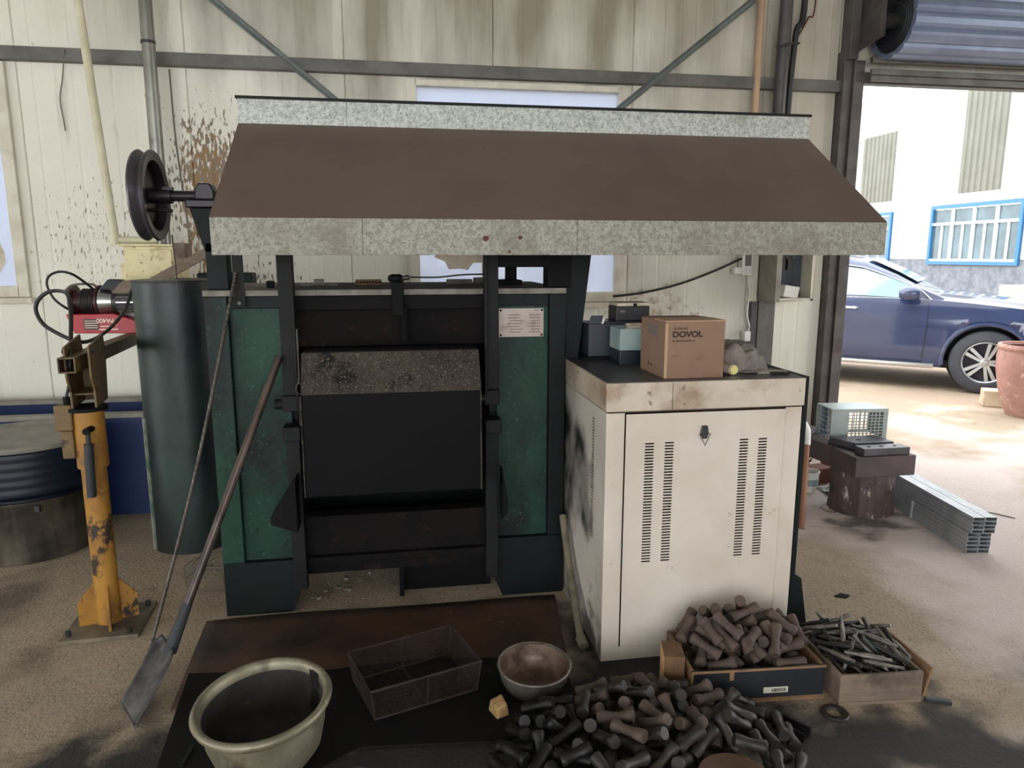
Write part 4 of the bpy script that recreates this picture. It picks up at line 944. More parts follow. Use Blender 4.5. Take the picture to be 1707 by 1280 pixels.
# switch and cable gland on the left of the post
q = at(112, 700, y=3.06)
cg = MB(); cg.box(q.x - 0.035, q.x + 0.03, 3.03, 3.08, 0.86, 0.965)
cg.box(q.x - 0.022, q.x + 0.026, 3.035, 3.075, 0.745, 0.859)
pend = tag(cg.build('pendant_switch', 'hoist_olive', bevel=0.006), 'dirty yellow pendant switch hanging beside the hoist post', 'switch')
MB().cyl((q.x + 0.008, 3.055, 0.966), (q.x + 0.008, 3.055, 0.995), 0.013, n=10).build('cable_gland', 'soot_black', pend)
lv0, lv1 = at(146, 718, y=3.0), at(153, 828, y=3.0)
MB().cyl(lv0, lv0 + (lv1 - lv0) * 0.22, 0.009, n=10).cyl(lv0 + (lv1 - lv0) * 0.2, lv1, 0.017, n=14).build('swing_handle', 'shutter_dark', hp, smooth=True)
MB().cyl((lv0.x, lv0.y - 0.02, lv0.z), (lv0.x, PY - 0.03, lv0.z), 0.013, n=12).build('handle_pivot', 'soot_black', hp)

# electric hoist, hung upside down on the arm
HYo = 4.40
def hp_(u, v): return at(u, v, y=HYo)
mo = thing('electric_hoist', (hp_(180, 553).x, HYo, hp_(180, 553).z), 'red electric wire-rope hoist upside down on the yellow arm', 'hoist')
r0, r1, r2, r3 = hp_(121, 522), hp_(262, 524), hp_(262, 553), hp_(135, 553)
MB().prism([(r0.x, r0.z), (hp_(200, 524).x, r0.z), (r1.x, hp_(262, 541).z), (r1.x, r2.z), (r3.x, r3.z)], 1, HYo - 0.09, HYo + 0.09).build('housing', 'hoist_red', mo, bevel=0.004)
dz = hp_(160, 503).z
da, db_ = hp_(124, 503).x, hp_(166, 503).x
for x in (da, db_):
    MB().cyl((x, HYo, dz), (x + 0.012, HYo, dz), 0.093, n=36).build('drum_flange', 'drum_maroon', mo, smooth=True)
MB().cyl((da + 0.012, HYo, dz), (db_, HYo, dz), 0.066, n=28).build('drum_core', 'drum_maroon', mo, smooth=True)
for k in range(9):
    x = da + 0.022 + (db_ - da - 0.03) * k / 9
    if k > 2:
        MB().tube([(x, HYo + 0.070 * math.cos(2 * math.pi * i / 28), dz + 0.070 * math.sin(2 * math.pi * i / 28)) for i in range(28)], 0.006, 5, closed=True).build('rope_turn', 'hoist_dark_rope', mo)
MB().cyl((db_ + 0.013, HYo, dz), (hp_(192, 503).x, HYo, dz), 0.075, 0.06, n=28).build('gear_case', 'hoist_aluminium', mo, smooth=True)
mx0, mx1 = hp_(192, 503).x, hp_(270, 503).x
MB().cyl((mx0, HYo, dz), (mx1, HYo, dz), 0.066, n=28).build('motor', 'steel_dark', mo, smooth=True)
for k in range(16):
    aa = 2 * math.pi * k / 16
    MB().bar((mx0 + 0.03, HYo + 0.072 * math.cos(aa), dz + 0.072 * math.sin(aa)), (mx1, HYo + 0.072 * math.cos(aa), dz + 0.072 * math.sin(aa)), 0.006, 0.014, up=(0, math.cos(aa), math.sin(aa))).build('cooling_fin', 'hoist_aluminium', mo)
tb0 = hp_(175, 482)
MB().prism([(hp_(170, 482).x, hp_(170, 482).z), (hp_(185, 468).x, hp_(185, 465).z), (hp_(205, 466).x, hp_(205, 466).z), (hp_(212, 484).x, hp_(212, 484).z)], 1, HYo - 0.05, HYo + 0.03).build('terminal_box', 'shutter_dark', mo, bevel=0.006)
MB().prism([(hp_(196, 487).x, hp_(196, 487).z), (hp_(214, 467).x, hp_(214, 467).z), (hp_(235, 466).x, hp_(235, 466).z), (hp_(225, 487).x, hp_(225, 487).z)], 1, HYo - 0.10, HYo - 0.08).build('guard_plate', 'crate_timber_grey', mo)
hk = smooth_path([hp_(108, 486), hp_(122, 475), hp_(154, 474), hp_(163, 483), hp_(156, 487), hp_(112, 487)], 5)
MB().tube(hk, 0.007, 6).build('limit_bracket', 'cable_grey', mo)
MB().box(hp_(150, 530).x, hp_(174, 530).x, HYo - 0.0915, HYo - 0.0905, hp_(150, 547).z, hp_(150, 530).z).build('rating_label', 'label_black', mo)
for k in range(4):
    zz = hp_(150, 533 + 3.6 * k).z
    MB().box(hp_(151.5, 530).x, hp_(172.5, 530).x, HYo - 0.0925, HYo - 0.0916, zz - 0.0022, zz + 0.0022).build('label_line', 'letter_cream', mo)
pt = hp_(199.5, 528.5)
Mt = Matrix.Translation((pt.x, HYo - 0.0912, pt.z)) @ Matrix.Rotation(math.pi / 2, 4, 'X') @ Matrix.Rotation(math.pi, 4, 'Z')
text_mesh('model_lettering', 'PA400', 0.036, Mt, 'letter_cream', mo, width=0.088, bold=0.0006)
for (u0, v0, u1, v1) in ((176, 545.5, 207, 547), (203.5, 530, 205.5, 546), (178, 540.5, 200, 542)):
    p_, q_ = hp_(u0, v0), hp_(u1, v1)
    MB().box(p_.x, q_.x, HYo - 0.0917, HYo - 0.0905, q_.z, p_.z).build('frame_stripe', 'letter_cream', mo)
# loose black cables round the hoist
c1_ = [at(u, v, y=yy) for u, v, yy in ((118, 568, 3.2), (118, 520, 3.3), (113, 492, 3.4), (100, 485, 3.5), (80, 487, 3.5), (64, 500, 3.5), (60, 518, 3.5), (72, 540, 3.5), (95, 555, 3.45), (125, 568, 3.4), (150, 568, 3.5), (180, 550, 3.8), (205, 522, 4.1), (215, 500, 4.25), (218, 488, 4.3))]
tag(MB().tube(smooth_path(c1_), 0.0085, 8).build('pendant_cable', 'cable_black', smooth=True), 'thick black cable looped between hoist and post head', 'cable')
c2_ = [at(u, v, y=yy) for u, v, yy in ((158, 484, 4.40), (138, 468, 4.3), (118, 456, 4.2), (98, 453, 4.2), (82, 460, 4.2), (78, 472, 4.2), (82, 485, 4.2), (92, 500, 4.2), (108, 512, 4.2), (122, 519, 4.33))]
tag(MB().tube(smooth_path(c2_), 0.0065, 8).build('supply_cable', 'cable_black', smooth=True), 'thin black cable loop above left of the red hoist', 'cable')
c3_ = [(q.x + 0.008, 3.055, 0.995), at(115, 640, y=3.05), at(117, 600, y=3.0), at(118, 568, y=3.2)]
tag(MB().tube(smooth_path(c3_), 0.006, 8).build('drop_cable', 'cable_black'), 'black cable running down to the pendant switch', 'cable')

# ================================================================ DRUMS AND BLUE TUB ON THE LEFT
DX, DY = -1.97, 4.10
pot = thing('stainless_drum', (DX, DY, 0), 'stained stainless steel drum on the floor at the left edge', 'drum')
MB().lathe([(0, 0.003), (0.315, 0.0), (0.322, 0.006), (0.322, 0.30), (0.33, 0.31), (0.33, 0.325), (0.316, 0.325), (0.314, 0.02), (0, 0.018)], 56, Matrix.Translation((DX, DY, 0))).build('drum_wall', 'stainless', pot, smooth=True)
for sx in (0.95, -0.95):
    aa = -math.pi / 2 + sx * 0.55
    hx, hy = DX + 0.33 * math.cos(aa), DY + 0.33 * math.sin(aa)
    MB().box(hx - 0.012, hx + 0.012, hy - 0.012, hy + 0.012, 0.27, 0.305).build('lug', 'steel_dark', pot, bevel=0.004)
nd = thing('navy_drum', (DX, DY, 0.31), 'dark navy ribbed drum sitting in the stainless drum', 'drum')
prof = [(0, 0.04), (0.29, 0.04), (0.30, 0.045), (0.305, 0.335)]
for k in range(5):
    z = 0.36 + 0.045 * k
    prof += [(0.340, z), (0.343, z + 0.012), (0.343, z + 0.024), (0.340, z + 0.036)]
prof += [(0.346, 0.585), (0.30, 0.585), (0.29, 0.06), (0, 0.058)]
MB().lathe(prof, 56, Matrix.Translation((DX, DY, 0))).build('drum_shell', 'drum_navy', nd, smooth=True)
MB().lathe([(0.30, 0.586), (0.348, 0.586), (0.352, 0.60), (0.346, 0.612), (0.33, 0.612), (0.32, 0.600), (0, 0.600)], 56, Matrix.Translation((DX, DY, 0))).build('drum_lid', 'tub_rim_grey', nd, smooth=True)
tub = thing('blue_trough', (-2.2, 4.65, 0), 'bright blue rectangular trough with grey rim behind the yellow post', 'trough')
MB().box(-3.6, -1.36, 4.49, 4.51, 0, 0.60).box(-3.6, -1.36, 5.0, 5.02, 0, 0.60).box(-1.38, -1.36, 4.51, 5.0, 0, 0.60).box(-3.6, -3.58, 4.51, 5.0, 0, 0.60).box(-3.58, -1.38, 4.51, 5.0, 0, 0.02).build('trough_wall', 'tub_blue', tub)
MB().box(-3.62, -1.34, 4.47, 4.53, 0.601, 0.63).box(-3.62, -1.34, 4.98, 5.04, 0.601, 0.63).box(-1.40, -1.34, 4.53, 4.98, 0.601, 0.63).box(-3.62, -3.56, 4.53, 4.98, 0.601, 0.63).build('trough_rim', 'tub_rim_grey', tub, bevel=0.004)

# ================================================================ SHOVEL, REBAR
tipL, tipR = at(205, 1174, y=2.38), at(226, 1216, z=0.004)
sv = thing('shovel', (-0.9, 2.4, 0), 'steel square-mouth shovel leaning against the furnace front', 'shovel')
S0 = at(286, 1078, y=2.60)                  # socket start at the blade
S1 = at(466, 594, y=2.985)                  # top of the handle
hd = (S1 - S0).normalized()
MB().cyl(S0 + hd * 0.10, S1, 0.0165, 0.0155, n=18).build('handle', 'shovel_handle', sv, smooth=True)
MB().cyl(S0 - hd * 0.02, S0 + hd * 0.16, 0.024, 0.0175, n=18).build('socket', 'shutter_dark', sv, smooth=True)
bl = MB()
RC, LC = Vector((-0.880, 2.315, 0.005)), at(204, 1173, y=2.47)
bot = (RC + LC) / 2
bl_dir = (S0 - bot); blen = bl_dir.length; bd_ = bl_dir.normalized()
side = (RC - LC).normalized(); bhw = (RC - LC).length / 2
nrm = side.cross(bd_).normalized()
if nrm.y > 0: nrm = -nrm
def blade(i, j):
    w = (i - 0.5) * 2; s = j
    half = bhw * (1.05 + 0.05 * s) if s < 0.86 else bhw * 1.09 * (1 - (s - 0.86) / 0.14 * 0.35)
    curl = 0.022 * abs(w) ** 3 * (0.35 + 0.65 * s) + 0.006 * s * s
    p_ = bot + bd_ * (blen * 1.02 * s) + side * (w * half) + nrm * curl
    p_.z = max(p_.z, 0.003)
    return p_
bl.grid(blade, 18, 20)
bl.build('blade', 'shovel_blade', sv, smooth=True, solid=0.004, autosmooth=60)
R0 = at(237, 1131, z=0.006); R1 = at(393, 455, y=3.03)
rdir = (R1 - R0).normalized()
mid = (R0 + R1) / 2 + Vector((0.022, -0.02, -0.01))
rb = smooth_path([R0, mid, R1], 60)
rad = [0.0075 if (i % 2 == 0) else 0.0060 for i in range(len(rb))]
tag(MB().tube(rb, rad, 8).build('rebar_rod', 'rebar_steel', smooth=False), 'long ribbed steel rebar leaning on the furnace left post', 'rod')

# ================================================================ STEEL PLATES ON THE FLOOR
pl = MB()
def pl1(i, j):
    xl = -0.83 + (-0.80 + 0.83) * j; xr = 0.695 - 0.08 * j
    x = xl + (xr - xl) * i; y = 3.03 - 0.62 * j
    return (x, y, 0.004 + 0.018 * max(0, math.sin(math.pi * i)) * (1 - j) ** 2 * (0.5 + 0.5 * math.cos(5 * i)))
pl.grid(pl1, 30, 10)
tag(pl.build('steel_plate', 'plate_rusty', smooth=True, solid=0.006), 'brown rusty steel plate on the floor along the furnace front', 'plate')
p2 = [(-0.795, 2.62), (-0.30, 2.56), (0.1, 2.58), (0.60, 2.50), (0.60, 2.25), (0.32, 2.055), (-0.15, 2.10), (-0.40, 1.92), (-0.74, 1.95)]
tag(MB().prism(p2, 2, 0.0075, 0.0125).build('steel_plate', 'plate_sooty'), 'soot-black steel plate on the floor under the basin and basket', 'plate')
sl0, sl1 = at(302, 1278, z=0.013), at(322, 1243, z=0.013)
tag(MB().bar((sl0.x, sl0.y, 0.0155), (sl1.x, sl1.y, 0.0155), 0.012, 0.006).build('metal_strip', 'black_inside'), 'short black strip on the plate left of the basin', 'strip')

# ================================================================ BASIN, BASKET, PAN, BRICK
PZ = 0.0125
bas = thing('aluminium_basin', (-0.41, 2.11, PZ), 'large dented aluminium basin with sooty inside on the black plate', 'basin')
BC = Vector((-0.415, 2.085, PZ)); 
Mbs = Matrix.Translation(BC)
R_ = 0.195; Hh = 0.205
tiltM = Mbs @ Matrix.Translation((0, 0, 0.006)) @ Matrix.Rotation(math.radians(-3), 4, 'Y') @ Matrix.Rotation(math.radians(4), 4, 'X')
MB().lathe([(0, 0.0), (0.10, 0.0), (0.13, 0.012), (0.158, 0.05), (0.176, 0.12), (0.182, Hh - 0.02), (0.186, Hh - 0.012)], 56, tiltM).build('basin_outside', 'basin_aluminium', bas, smooth=True, autosmooth=60)
MB().lathe([(0, 0.006), (0.10, 0.006), (0.126, 0.018), (0.153, 0.055), (0.171, 0.12), (0.177, Hh - 0.02)], 56, tiltM).build('basin_lining', 'basin_inside', bas, smooth=True, autosmooth=60)
MB().lathe([(0.177, Hh - 0.021), (0.186, Hh - 0.021), (0.200, Hh - 0.014), (0.206, Hh), (0.200, Hh + 0.011), (0.188, Hh + 0.012), (0.180, Hh + 0.002), (0.177, Hh - 0.021)], 56, tiltM).build('basin_rim', 'basin_aluminium', bas, smooth=True, autosmooth=60)
tr = MB()
def tarf(i, j):
    aa = math.radians(28 + 16 * i); z = 0.06 + (Hh - 0.055) * j
    r = 0.156 + 0.02 * min(1, (z - 0.05) / 0.1) - 0.002
    w = mnoise.noise(Vector((i * 5, j * 8, 2))) * 0.004
    return tiltM @ Vector(((r + w) * math.cos(aa), (r + w) * math.sin(aa), z))
tr.grid(tarf, 6, 12)
tr.build('tar_streak', 'basin_tar', bas, smooth=True)

wb = thing('wire_basket', (0.05, 2.4, PZ), 'rusty rectangular wire-mesh basket standing on the black plate', 'basket')
bA, bB, bC, bD = Vector((-0.20, 2.47, 0)), Vector((0.185, 2.605, 0)), Vector((0.272, 2.335, 0)), Vector((-0.112, 2.21, 0))
z0, z1 = PZ + 0.004, PZ + 0.115
def q3(p, z): return Vector((p.x, p.y, z))
def shrink(p, k=0.93):
    c = (bA + bB + bC + bD) / 4
    return c + (p - c) * k
tops = [q3(p, z1) for p in (bA, bB, bC, bD)]; bots = [q3(shrink(p), z0) for p in (bA, bB, bC, bD)]
MB().tube(tops, 0.0045, 8, closed=True).build('top_frame', 'basket_wire', wb)
MB().tube(bots, 0.0035, 8, closed=True).build('bottom_frame', 'basket_wire', wb)
for a, b in zip(tops, bots): MB().cyl(a, b, 0.0035, n=8).build('corner_rod', 'basket_wire', wb)
for f in (0.5,):
    a = tops[0].lerp(tops[1], f); b = bots[0].lerp(bots[1], f); c = bots[3].lerp(bots[2], f); d = tops[3].lerp(tops[2], f)
    MB().tube([a, b, c, d], 0.0035, 8).build('cross_rod', 'basket_wire', wb)
for e in ((tops[1], tops[2], bots[1], bots[2]), (tops[0], tops[3], bots[0], bots[3])):
    a = e[0].lerp(e[1], 0.38); b = e[0].lerp(e[1], 0.66)
    dn = Vector((0, 0, -0.038))
    MB().tube([a, a + dn, b + dn, b], 0.003, 6).build('handle_loop', 'basket_wire', wb)
wm = MB()
def wires(P00, P10, P01, P11, nu, nv):
    for i in range(1, nu):
        wm.bar(P00.lerp(P10, i / nu), P01.lerp(P11, i / nu), 0.0012, 0.0012)
    for j in range(1, nv):
        wm.bar(P00.lerp(P01, j / nv), P10.lerp(P11, j / nv), 0.0012, 0.0012)
wires(bots[0], bots[1], bots[3], bots[2], 54, 38)
for i in range(4):
    j = (i + 1) % 4
    wires(bots[i], bots[j], tops[i], tops[j], 56 if i % 2 == 0 else 40, 15)
wmo = wm.build('wire_mesh', 'basket_wire', wb); wmo['kind'] = 'stuff'

pn = thing('aluminium_pan', (0.455, 2.305, 0.0), 'small shallow aluminium pan on the dark floor before the cabinet', 'pan')
Mp = Matrix.Translation((0.462, 2.335, 0.0135)) @ Matrix.Rotation(math.radians(4), 4, 'X')
MB().lathe([(0, 0.0), (0.085, 0.0), (0.108, 0.012), (0.122, 0.045), (0.128, 0.088)], 48, Mp).build('pan_outside', 'pan_aluminium', pn, smooth=True, autosmooth=60)
MB().lathe([(0, 0.004), (0.083, 0.004), (0.104, 0.015), (0.118, 0.047), (0.124, 0.088)], 48, Mp).build('pan_lining', 'pan_inside', pn, smooth=True, autosmooth=60)
MB().lathe([(0.124, 0.087), (0.131, 0.085), (0.134, 0.090), (0.129, 0.094), (0.124, 0.091)], 48, Mp).build('pan_rim', 'pan_aluminium', pn, smooth=True)
pe = at(958, 1118, z=0.08)
MB().box(0.588, 0.606, 2.33, 2.36, 0.07, 0.09).build('pan_lug', 'pan_aluminium', pn, bevel=0.004)

bk = MB()
kc = at(832, 1180, z=0.03)
Mk = Matrix.Translation((kc.x, kc.y, 0.013)) @ Matrix.Rotation(math.radians(25), 4, 'Z')
bk.M = Mk
V = [(-0.028, -0.03, 0), (0.022, -0.034, 0), (0.03, 0.028, 0), (-0.024, 0.034, 0), (-0.024, -0.026, 0.036), (0.012, -0.03, 0.046), (0.026, 0.024, 0.05), (-0.018, 0.03, 0.040)]
vv = [bk._v(p) for p in V]
for f in ((0, 3, 2, 1), (4, 5, 6, 7), (0, 1, 5, 4), (1, 2, 6, 5), (2, 3, 7, 6), (3, 0, 4, 7)): bk.bm.faces.new([vv[i] for i in f])
tag(bk.build('brick_chunk', 'brick_tan', bevel=0.005), 'broken tan firebrick chunk at the left of the blank pile', 'brick')

# ================================================================ CRATES
def crate(name, M, L, W, H, th, label, faces, parts_extra=None):
    root = thing(name, M @ Vector((L / 2, W / 2, 0)), label, 'crate')
    MB(M).box(0, L, 0, th, 0.012, H).build('front_board', faces[0], root, bevel=0.002)
    MB(M).box(0, L, W - th, W, 0.012, H).build('back_board', faces[1], root, bevel=0.002)
    MB(M).box(0, th, th, W - th, 0.012, H).build('end_board', faces[2], root, bevel=0.002)
    MB(M).box(L - th, L, th, W - th, 0.012, H).build('end_board', faces[2], root, bevel=0.002)
    MB(M).box(0, L, 0, W, 0, 0.0118).build('bottom_board', faces[3], root)
    return root
k0, k1 = Vector((0.985, 2.150, 0)), Vector((1.475, 2.118, 0))
ang = math.atan2((k1 - k0).y, (k1 - k0).x)
M1 = Matrix.Translation(k0) @ Matrix.Rotation(ang, 4, 'Z')
CL, CW, CH = 0.485, 0.285, 0.125
c1r = crate('forging_crate', M1, CL, CW, CH, 0.012, 'wooden crate with black front heaped with brown forged blanks', ('crate_black_face', 'crate_timber', 'crate_timber', 'crate_timber'))
MB(M1).box(-0.002, CL + 0.002, -0.004, 0.0, CH - 0.006, CH + 0.002).build('top_edge', 'crate_timber', c1r)
MB(M1).box(-0.002, CL + 0.002, -0.004, 0.0, 0.0, 0.008).build('bottom_edge', 'crate_timber', c1r)
MB(M1).box(-0.003, 0.004, -0.004, 0.0, 0.008, CH - 0.006).build('corner_edge', 'crate_timber', c1r)
MB(M1).box(0.136, 0.152, -0.0012, 0.0, 0.086, 0.118).build('paint_chip', 'crate_timber', c1r)
lb = MB(M1).box(0.262, 0.352, -0.0016, 0.0, 0.030, 0.052, R=None).build('paper_label', 'label_paper', c1r)
rnd = random.Random(2)
x = 0.292
while x < 0.345:
    w = rnd.choice((0.001, 0.0016, 0.0024))
    MB(M1).box(x, x + w, -0.0022, -0.0016, 0.034, 0.047).build('barcode_bar', 'label_black', lb)
    x += w + rnd.choice((0.0012, 0.002))
k2, k3 = Vector((1.515, 2.055, 0)), Vector((1.795, 2.040, 0))
k2 = Vector((1.492, 2.062, 0))
ang2 = math.atan2((k3 - k2).y, (k3 - k2).x)
M2 = Matrix.Translation(k2) @ Matrix.Rotation(ang2, 4, 'Z')
C2L, C2W, C2H = 0.305, 0.30, 0.115
c2r = crate('rod_crate', M2, C2L, C2W, C2H, 0.012, 'weathered wooden crate heaped with thin steel rods at right', ('crate_timber_grey', 'crate_timber_grey', 'crate_timber_grey', 'crate_timber_grey'))
MB(M2).prism([(C2L + 0.004, 0.02), (C2L + 0.012, 0.02), (C2L + 0.034, C2H + 0.012), (C2L + 0.026, C2H + 0.012)], 1, 0.0, C2W).build('leaning_board', 'crate_timber', c2r)
# square timber block left of the crates
tb = thing('timber_block', (0.93, 2.23, 0), 'short square timber block standing left of the black-fronted crate', 'block')
Mt_ = Matrix.Translation((0.905, 2.205, 0)) @ Matrix.Rotation(math.radians(-14), 4, 'Z')
MB(Mt_).box(0, 0.072, 0, 0.11, 0, 0.16).build('block_body', 'block_timber', tb, bevel=0.003)
MB(Mt_).box(-0.0012, 0.0, 0.006, 0.104, 0.004, 0.156).build('sawn_face', 'block_end', tb)

# ================================================================ FORGED BLANKS AND RODS, settled piece by piece on a height map
def lathe_mesh(name, prof, n, m):
    mb = MB(); mb.lathe(prof, n, Matrix())
    bmesh.ops.recalc_face_normals(mb.bm, faces=mb.bm.faces)
    me = bpy.data.meshes.new(name); mb.bm.to_mesh(me); mb.bm.free()
    me.materials.append(MATS[m])
    for p in me.polygons: p.use_smooth = True
    me.set_sharp_from_angle(angle=math.radians(35))
    return me
def blank_prof(L, r, neck):
    return [(0, 0), (r * 0.92, 0), (r, 0.004), (r, L * 0.16), (neck, L * 0.26), (neck * 0.97, L * 0.60), (r * 0.90, L * 0.72), (r * 1.02, L - 0.004), (r * 0.95, L), (0, L)]
BL, BR = 0.114, 0.0200
blank_meshes = {k: [lathe_mesh('forged_blank', blank_prof(BL, BR, BR * 0.76), 14, m), lathe_mesh('forged_blank', blank_prof(BL * 0.86, BR * 1.04, BR * 0.84), 14, m)]
    for k, m in (('brown', 'forging_brown'), ('dark', 'forging_dark'), ('black', 'forging_black'))}
RL, RR = 0.155, 0.0090
rod_mesh = [lathe_mesh('steel_rod', [(0, 0), (RR * .6, 0), (RR * .7, RL * .14), (RR, RL * .18), (RR, RL * .62), (RR * .72, RL * .66), (RR * .7, RL), (0, RL)], 10, 'rod_steel'),
            lathe_mesh('steel_rod', [(0, 0), (RR, 0), (RR * 1.02, RL * .5), (RR * .8, RL * .55), (RR * .78, RL * 0.92), (0, RL * 0.92)], 10, 'forging_black')]

class Heap:
    def __init__(self, x0, x1, y0, y1, base, step=0.005):
        self.x0, self.y0, self.s = x0, y0, step
        self.nx = int((x1 - x0) / step) + 1; self.ny = int((y1 - y0) / step) + 1
        self.h = np.full((self.nx, self.ny), base, float)
        self.gx = x0 + np.arange(self.nx) * step; self.gy = y0 + np.arange(self.ny) * step
        self.X, self.Y = np.meshgrid(self.gx, self.gy, indexing='ij')
    def rest(self, cx, cy, yaw, L, r, sink=0.82):
        dx, dy = math.cos(yaw), math.sin(yaw)
        ax_ = (self.X - cx) * dx + (self.Y - cy) * dy; ac = -(self.X - cx) * dy + (self.Y - cy) * dx
        m = (np.abs(ax_) <= L / 2) & (np.abs(ac) <= r * 0.86)
        if m.sum() < 8: return None
        s = ax_[m]; lift = np.sqrt(np.maximum(r * r - ac[m] ** 2, 0)); req = self.h[m] + lift * 0.96
        A = s < 0
        za, zb = req[A].max(), req[~A].max()
        sa, sb = s[A][req[A].argmax()], s[~A][req[~A].argmax()]
        if sb - sa < L * 0.30:      # sits on one ridge: lean to the lower end
            top = max(za, zb); s0 = sa if za > zb else sb
            k = max(-0.75, min(0.75, ((np.median(req[~A]) - np.median(req[A])) / (L / 2)) * 1.0))
            z0 = top - k * s0
        else:
            k = (zb - za) / (sb - sa); k = max(-0.8, min(0.8, k)); z0 = za - k * sa
        over = (req - (z0 + k * s)).max()
        z0 += max(0, over) * sink
        return z0, k
    def stamp(self, cx, cy, yaw, L, r, z0, k):
        dx, dy = math.cos(yaw), math.sin(yaw)
        ax_ = (self.X - cx) * dx + (self.Y - cy) * dy; ac = -(self.X - cx) * dy + (self.Y - cy) * dx
        m = (np.abs(ax_) <= L / 2) & (np.abs(ac) <= r)
        top = z0 + k * ax_ + np.sqrt(np.maximum(r * r - ac ** 2, 0))
        self.h[m] = np.maximum(self.h[m], top[m])

def raise_rim(heap, Minv, L, W, H, t):
    for i in range(heap.nx):
        for j in range(heap.ny):
            p = Minv @ Vector((heap.gx[i], heap.gy[j], 0))
            if -0.002 < p.x < L + 0.002 and -0.002 < p.y < W + 0.002:
                if p.x < t or p.x > L - t or p.y < t or p.y > W - t: heap.h[i, j] = H
            else: heap.h[i, j] = 0.0
def drop(heap, n, pick, inside, limit, meshes, L, r, name, label, cat, group, rnd, yawfn, tries=40):
    made = 0
    for _ in range(n):
        best = None
        for _t in range(tries):
            cx, cy = pick(rnd); yaw = yawfn(rnd)
            e1 = (cx + math.cos(yaw) * L / 2, cy + math.sin(yaw) * L / 2); e2 = (cx - math.cos(yaw) * L / 2, cy - math.sin(yaw) * L / 2)
            if not (inside(*e1) and inside(*e2)): continue
            res = heap.rest(cx, cy, yaw, L, r)
            if res is None: continue
            exc = res[0] - limit(cx, cy)
            if best is None or exc < best[0]: best = (exc, cx, cy, yaw, res)
            if _t > 5 and exc < -0.02: break
        if best is None or best[0] > 0: continue
        _, cx, cy, yaw, (z0, k) = best
        heap.stamp(cx, cy, yaw, L * 0.97, r, z0, k)
        d = Vector((math.cos(yaw), math.sin(yaw), k)).normalized()
        me = meshes(rnd, cx, cy)
        if rnd.random() < 0.5: d = -d
        Lm = max(v.co.z for v in me.vertices)
        o = bpy.data.objects.new(name, me); COL.objects.link(o)
        q = Vector((0, 0, 1)).rotation_difference(d)
        base = Vector((cx, cy, z0)) - d * (Lm / 2)
        o.matrix_world = Matrix.LocRotScale(base, q @ Euler((0, 0, rnd.uniform(0, 6.28))).to_quaternion(), None)
        tag(o, label(me, cx, cy) if callable(label) else label, cat, group); made += 1
    return made

# crate of brown blanks
rnd = random.Random(21)
M1i = M1.inverted()
h1 = Heap(0.93, 1.55, 2.05, 2.48, 0.0122)
raise_rim(h1, M1i, CL, CW, CH + 0.002, 0.012)
def in1(x, y):
    p = M1i @ Vector((x, y, 0)); return 0.014 < p.x < CL - 0.014 and 0.014 < p.y < CW - 0.014
def lim1(x, y):
    p = M1i @ Vector((x, y, 0)); u = (p.x / CL - 0.45) / 0.55; w = (p.y / CW - 0.55) / 0.55
    return 0.115 + 0.125 * max(0, 1 - u * u * 0.85 - w * w * 0.8)
def pick1(r):
    p = M1 @ Vector((r.uniform(0.03, CL - 0.03), r.uniform(0.03, CW - 0.03), 0)); return p.x, p.y
lab1 = lambda me, x, y: 'brown waisted forged steel blank heaped in the %s of the black-fronted crate' % (lambda p: ('back ' if p.y > CW * 0.5 else 'front ') + ('left' if p.x < CL * 0.36 else 'right' if p.x > CL * 0.66 else 'middle'))(M1i @ Vector((x, y, 0)))
def in1b(x, y):
    p = M1i @ Vector((x, y, 0)); return -0.012 < p.x < CL + 0.012 and -0.008 < p.y < CW + 0.012
def lim1b(x, y): return lim1(x, y) + 0.035 if in1(x, y) else 0.0
for nn, ins, limf in ((70, in1, lim1), (70, in1b, lim1b)):
    n1 = drop(h1, nn, pick1, ins, limf, lambda r, x, y: blank_meshes['brown'][r.random() < 0.35], BL, BR, 'forged_blank',
     lab1, 'forging', 'brown blanks in the crate', rnd, lambda r: r.uniform(0, 6.28))
# crate of rods
M2i = M2.inverted()
h2 = Heap(1.44, 1.86, 1.98, 2.42, 0.0122, 0.004)
raise_rim(h2, M2i, C2L, C2W, C2H, 0.012)
def in2(x, y):
    p = M2i @ Vector((x, y, 0)); return 0.013 < p.x < C2L - 0.013 and 0.013 < p.y < C2W - 0.013
def lim2(x, y):
    p = M2i @ Vector((x, y, 0)); u = (p.x / C2L - 0.40) / 0.6; w = (p.y / C2W - 0.6) / 0.6
    return 0.128 + 0.05 * max(0, 1 - u * u * 0.8 - w * w * 0.7)
def pick2(r):
    p = M2 @ Vector((r.uniform(0.02, C2L - 0.02), r.uniform(0.02, C2W - 0.02), 0)); return p.x, p.y
lab2 = lambda me, x, y: 'thin %s steel rod heaped in the %s of the weathered right crate' % ('black' if me.materials[0].name == 'forging_black' else 'grey', (lambda p: ('back ' if p.y > C2W * 0.5 else 'front ') + ('left' if p.x < C2L * 0.5 else 'right'))(M2i @ Vector((x, y, 0))))
def in2b(x, y):
    p = M2i @ Vector((x, y, 0)); return -0.03 < p.x < C2L + 0.0 and -0.015 < p.y < C2W + 0.03
def lim2b(x, y): return lim2(x, y) + 0.012 if in2(x, y) else 0.0
for nn, ins, limf in ((110, in2, lim2), (110, in2b, lim2b)):
    n2 = drop(h2, nn, pick2, ins, limf, lambda r, x, y: rod_mesh[r.random() < 0.35], RL, RR, 'steel_rod',
     lab2, 'rod', 'rods in the right crate', rnd, lambda r: r.gauss(2.15, 0.6), tries=80)
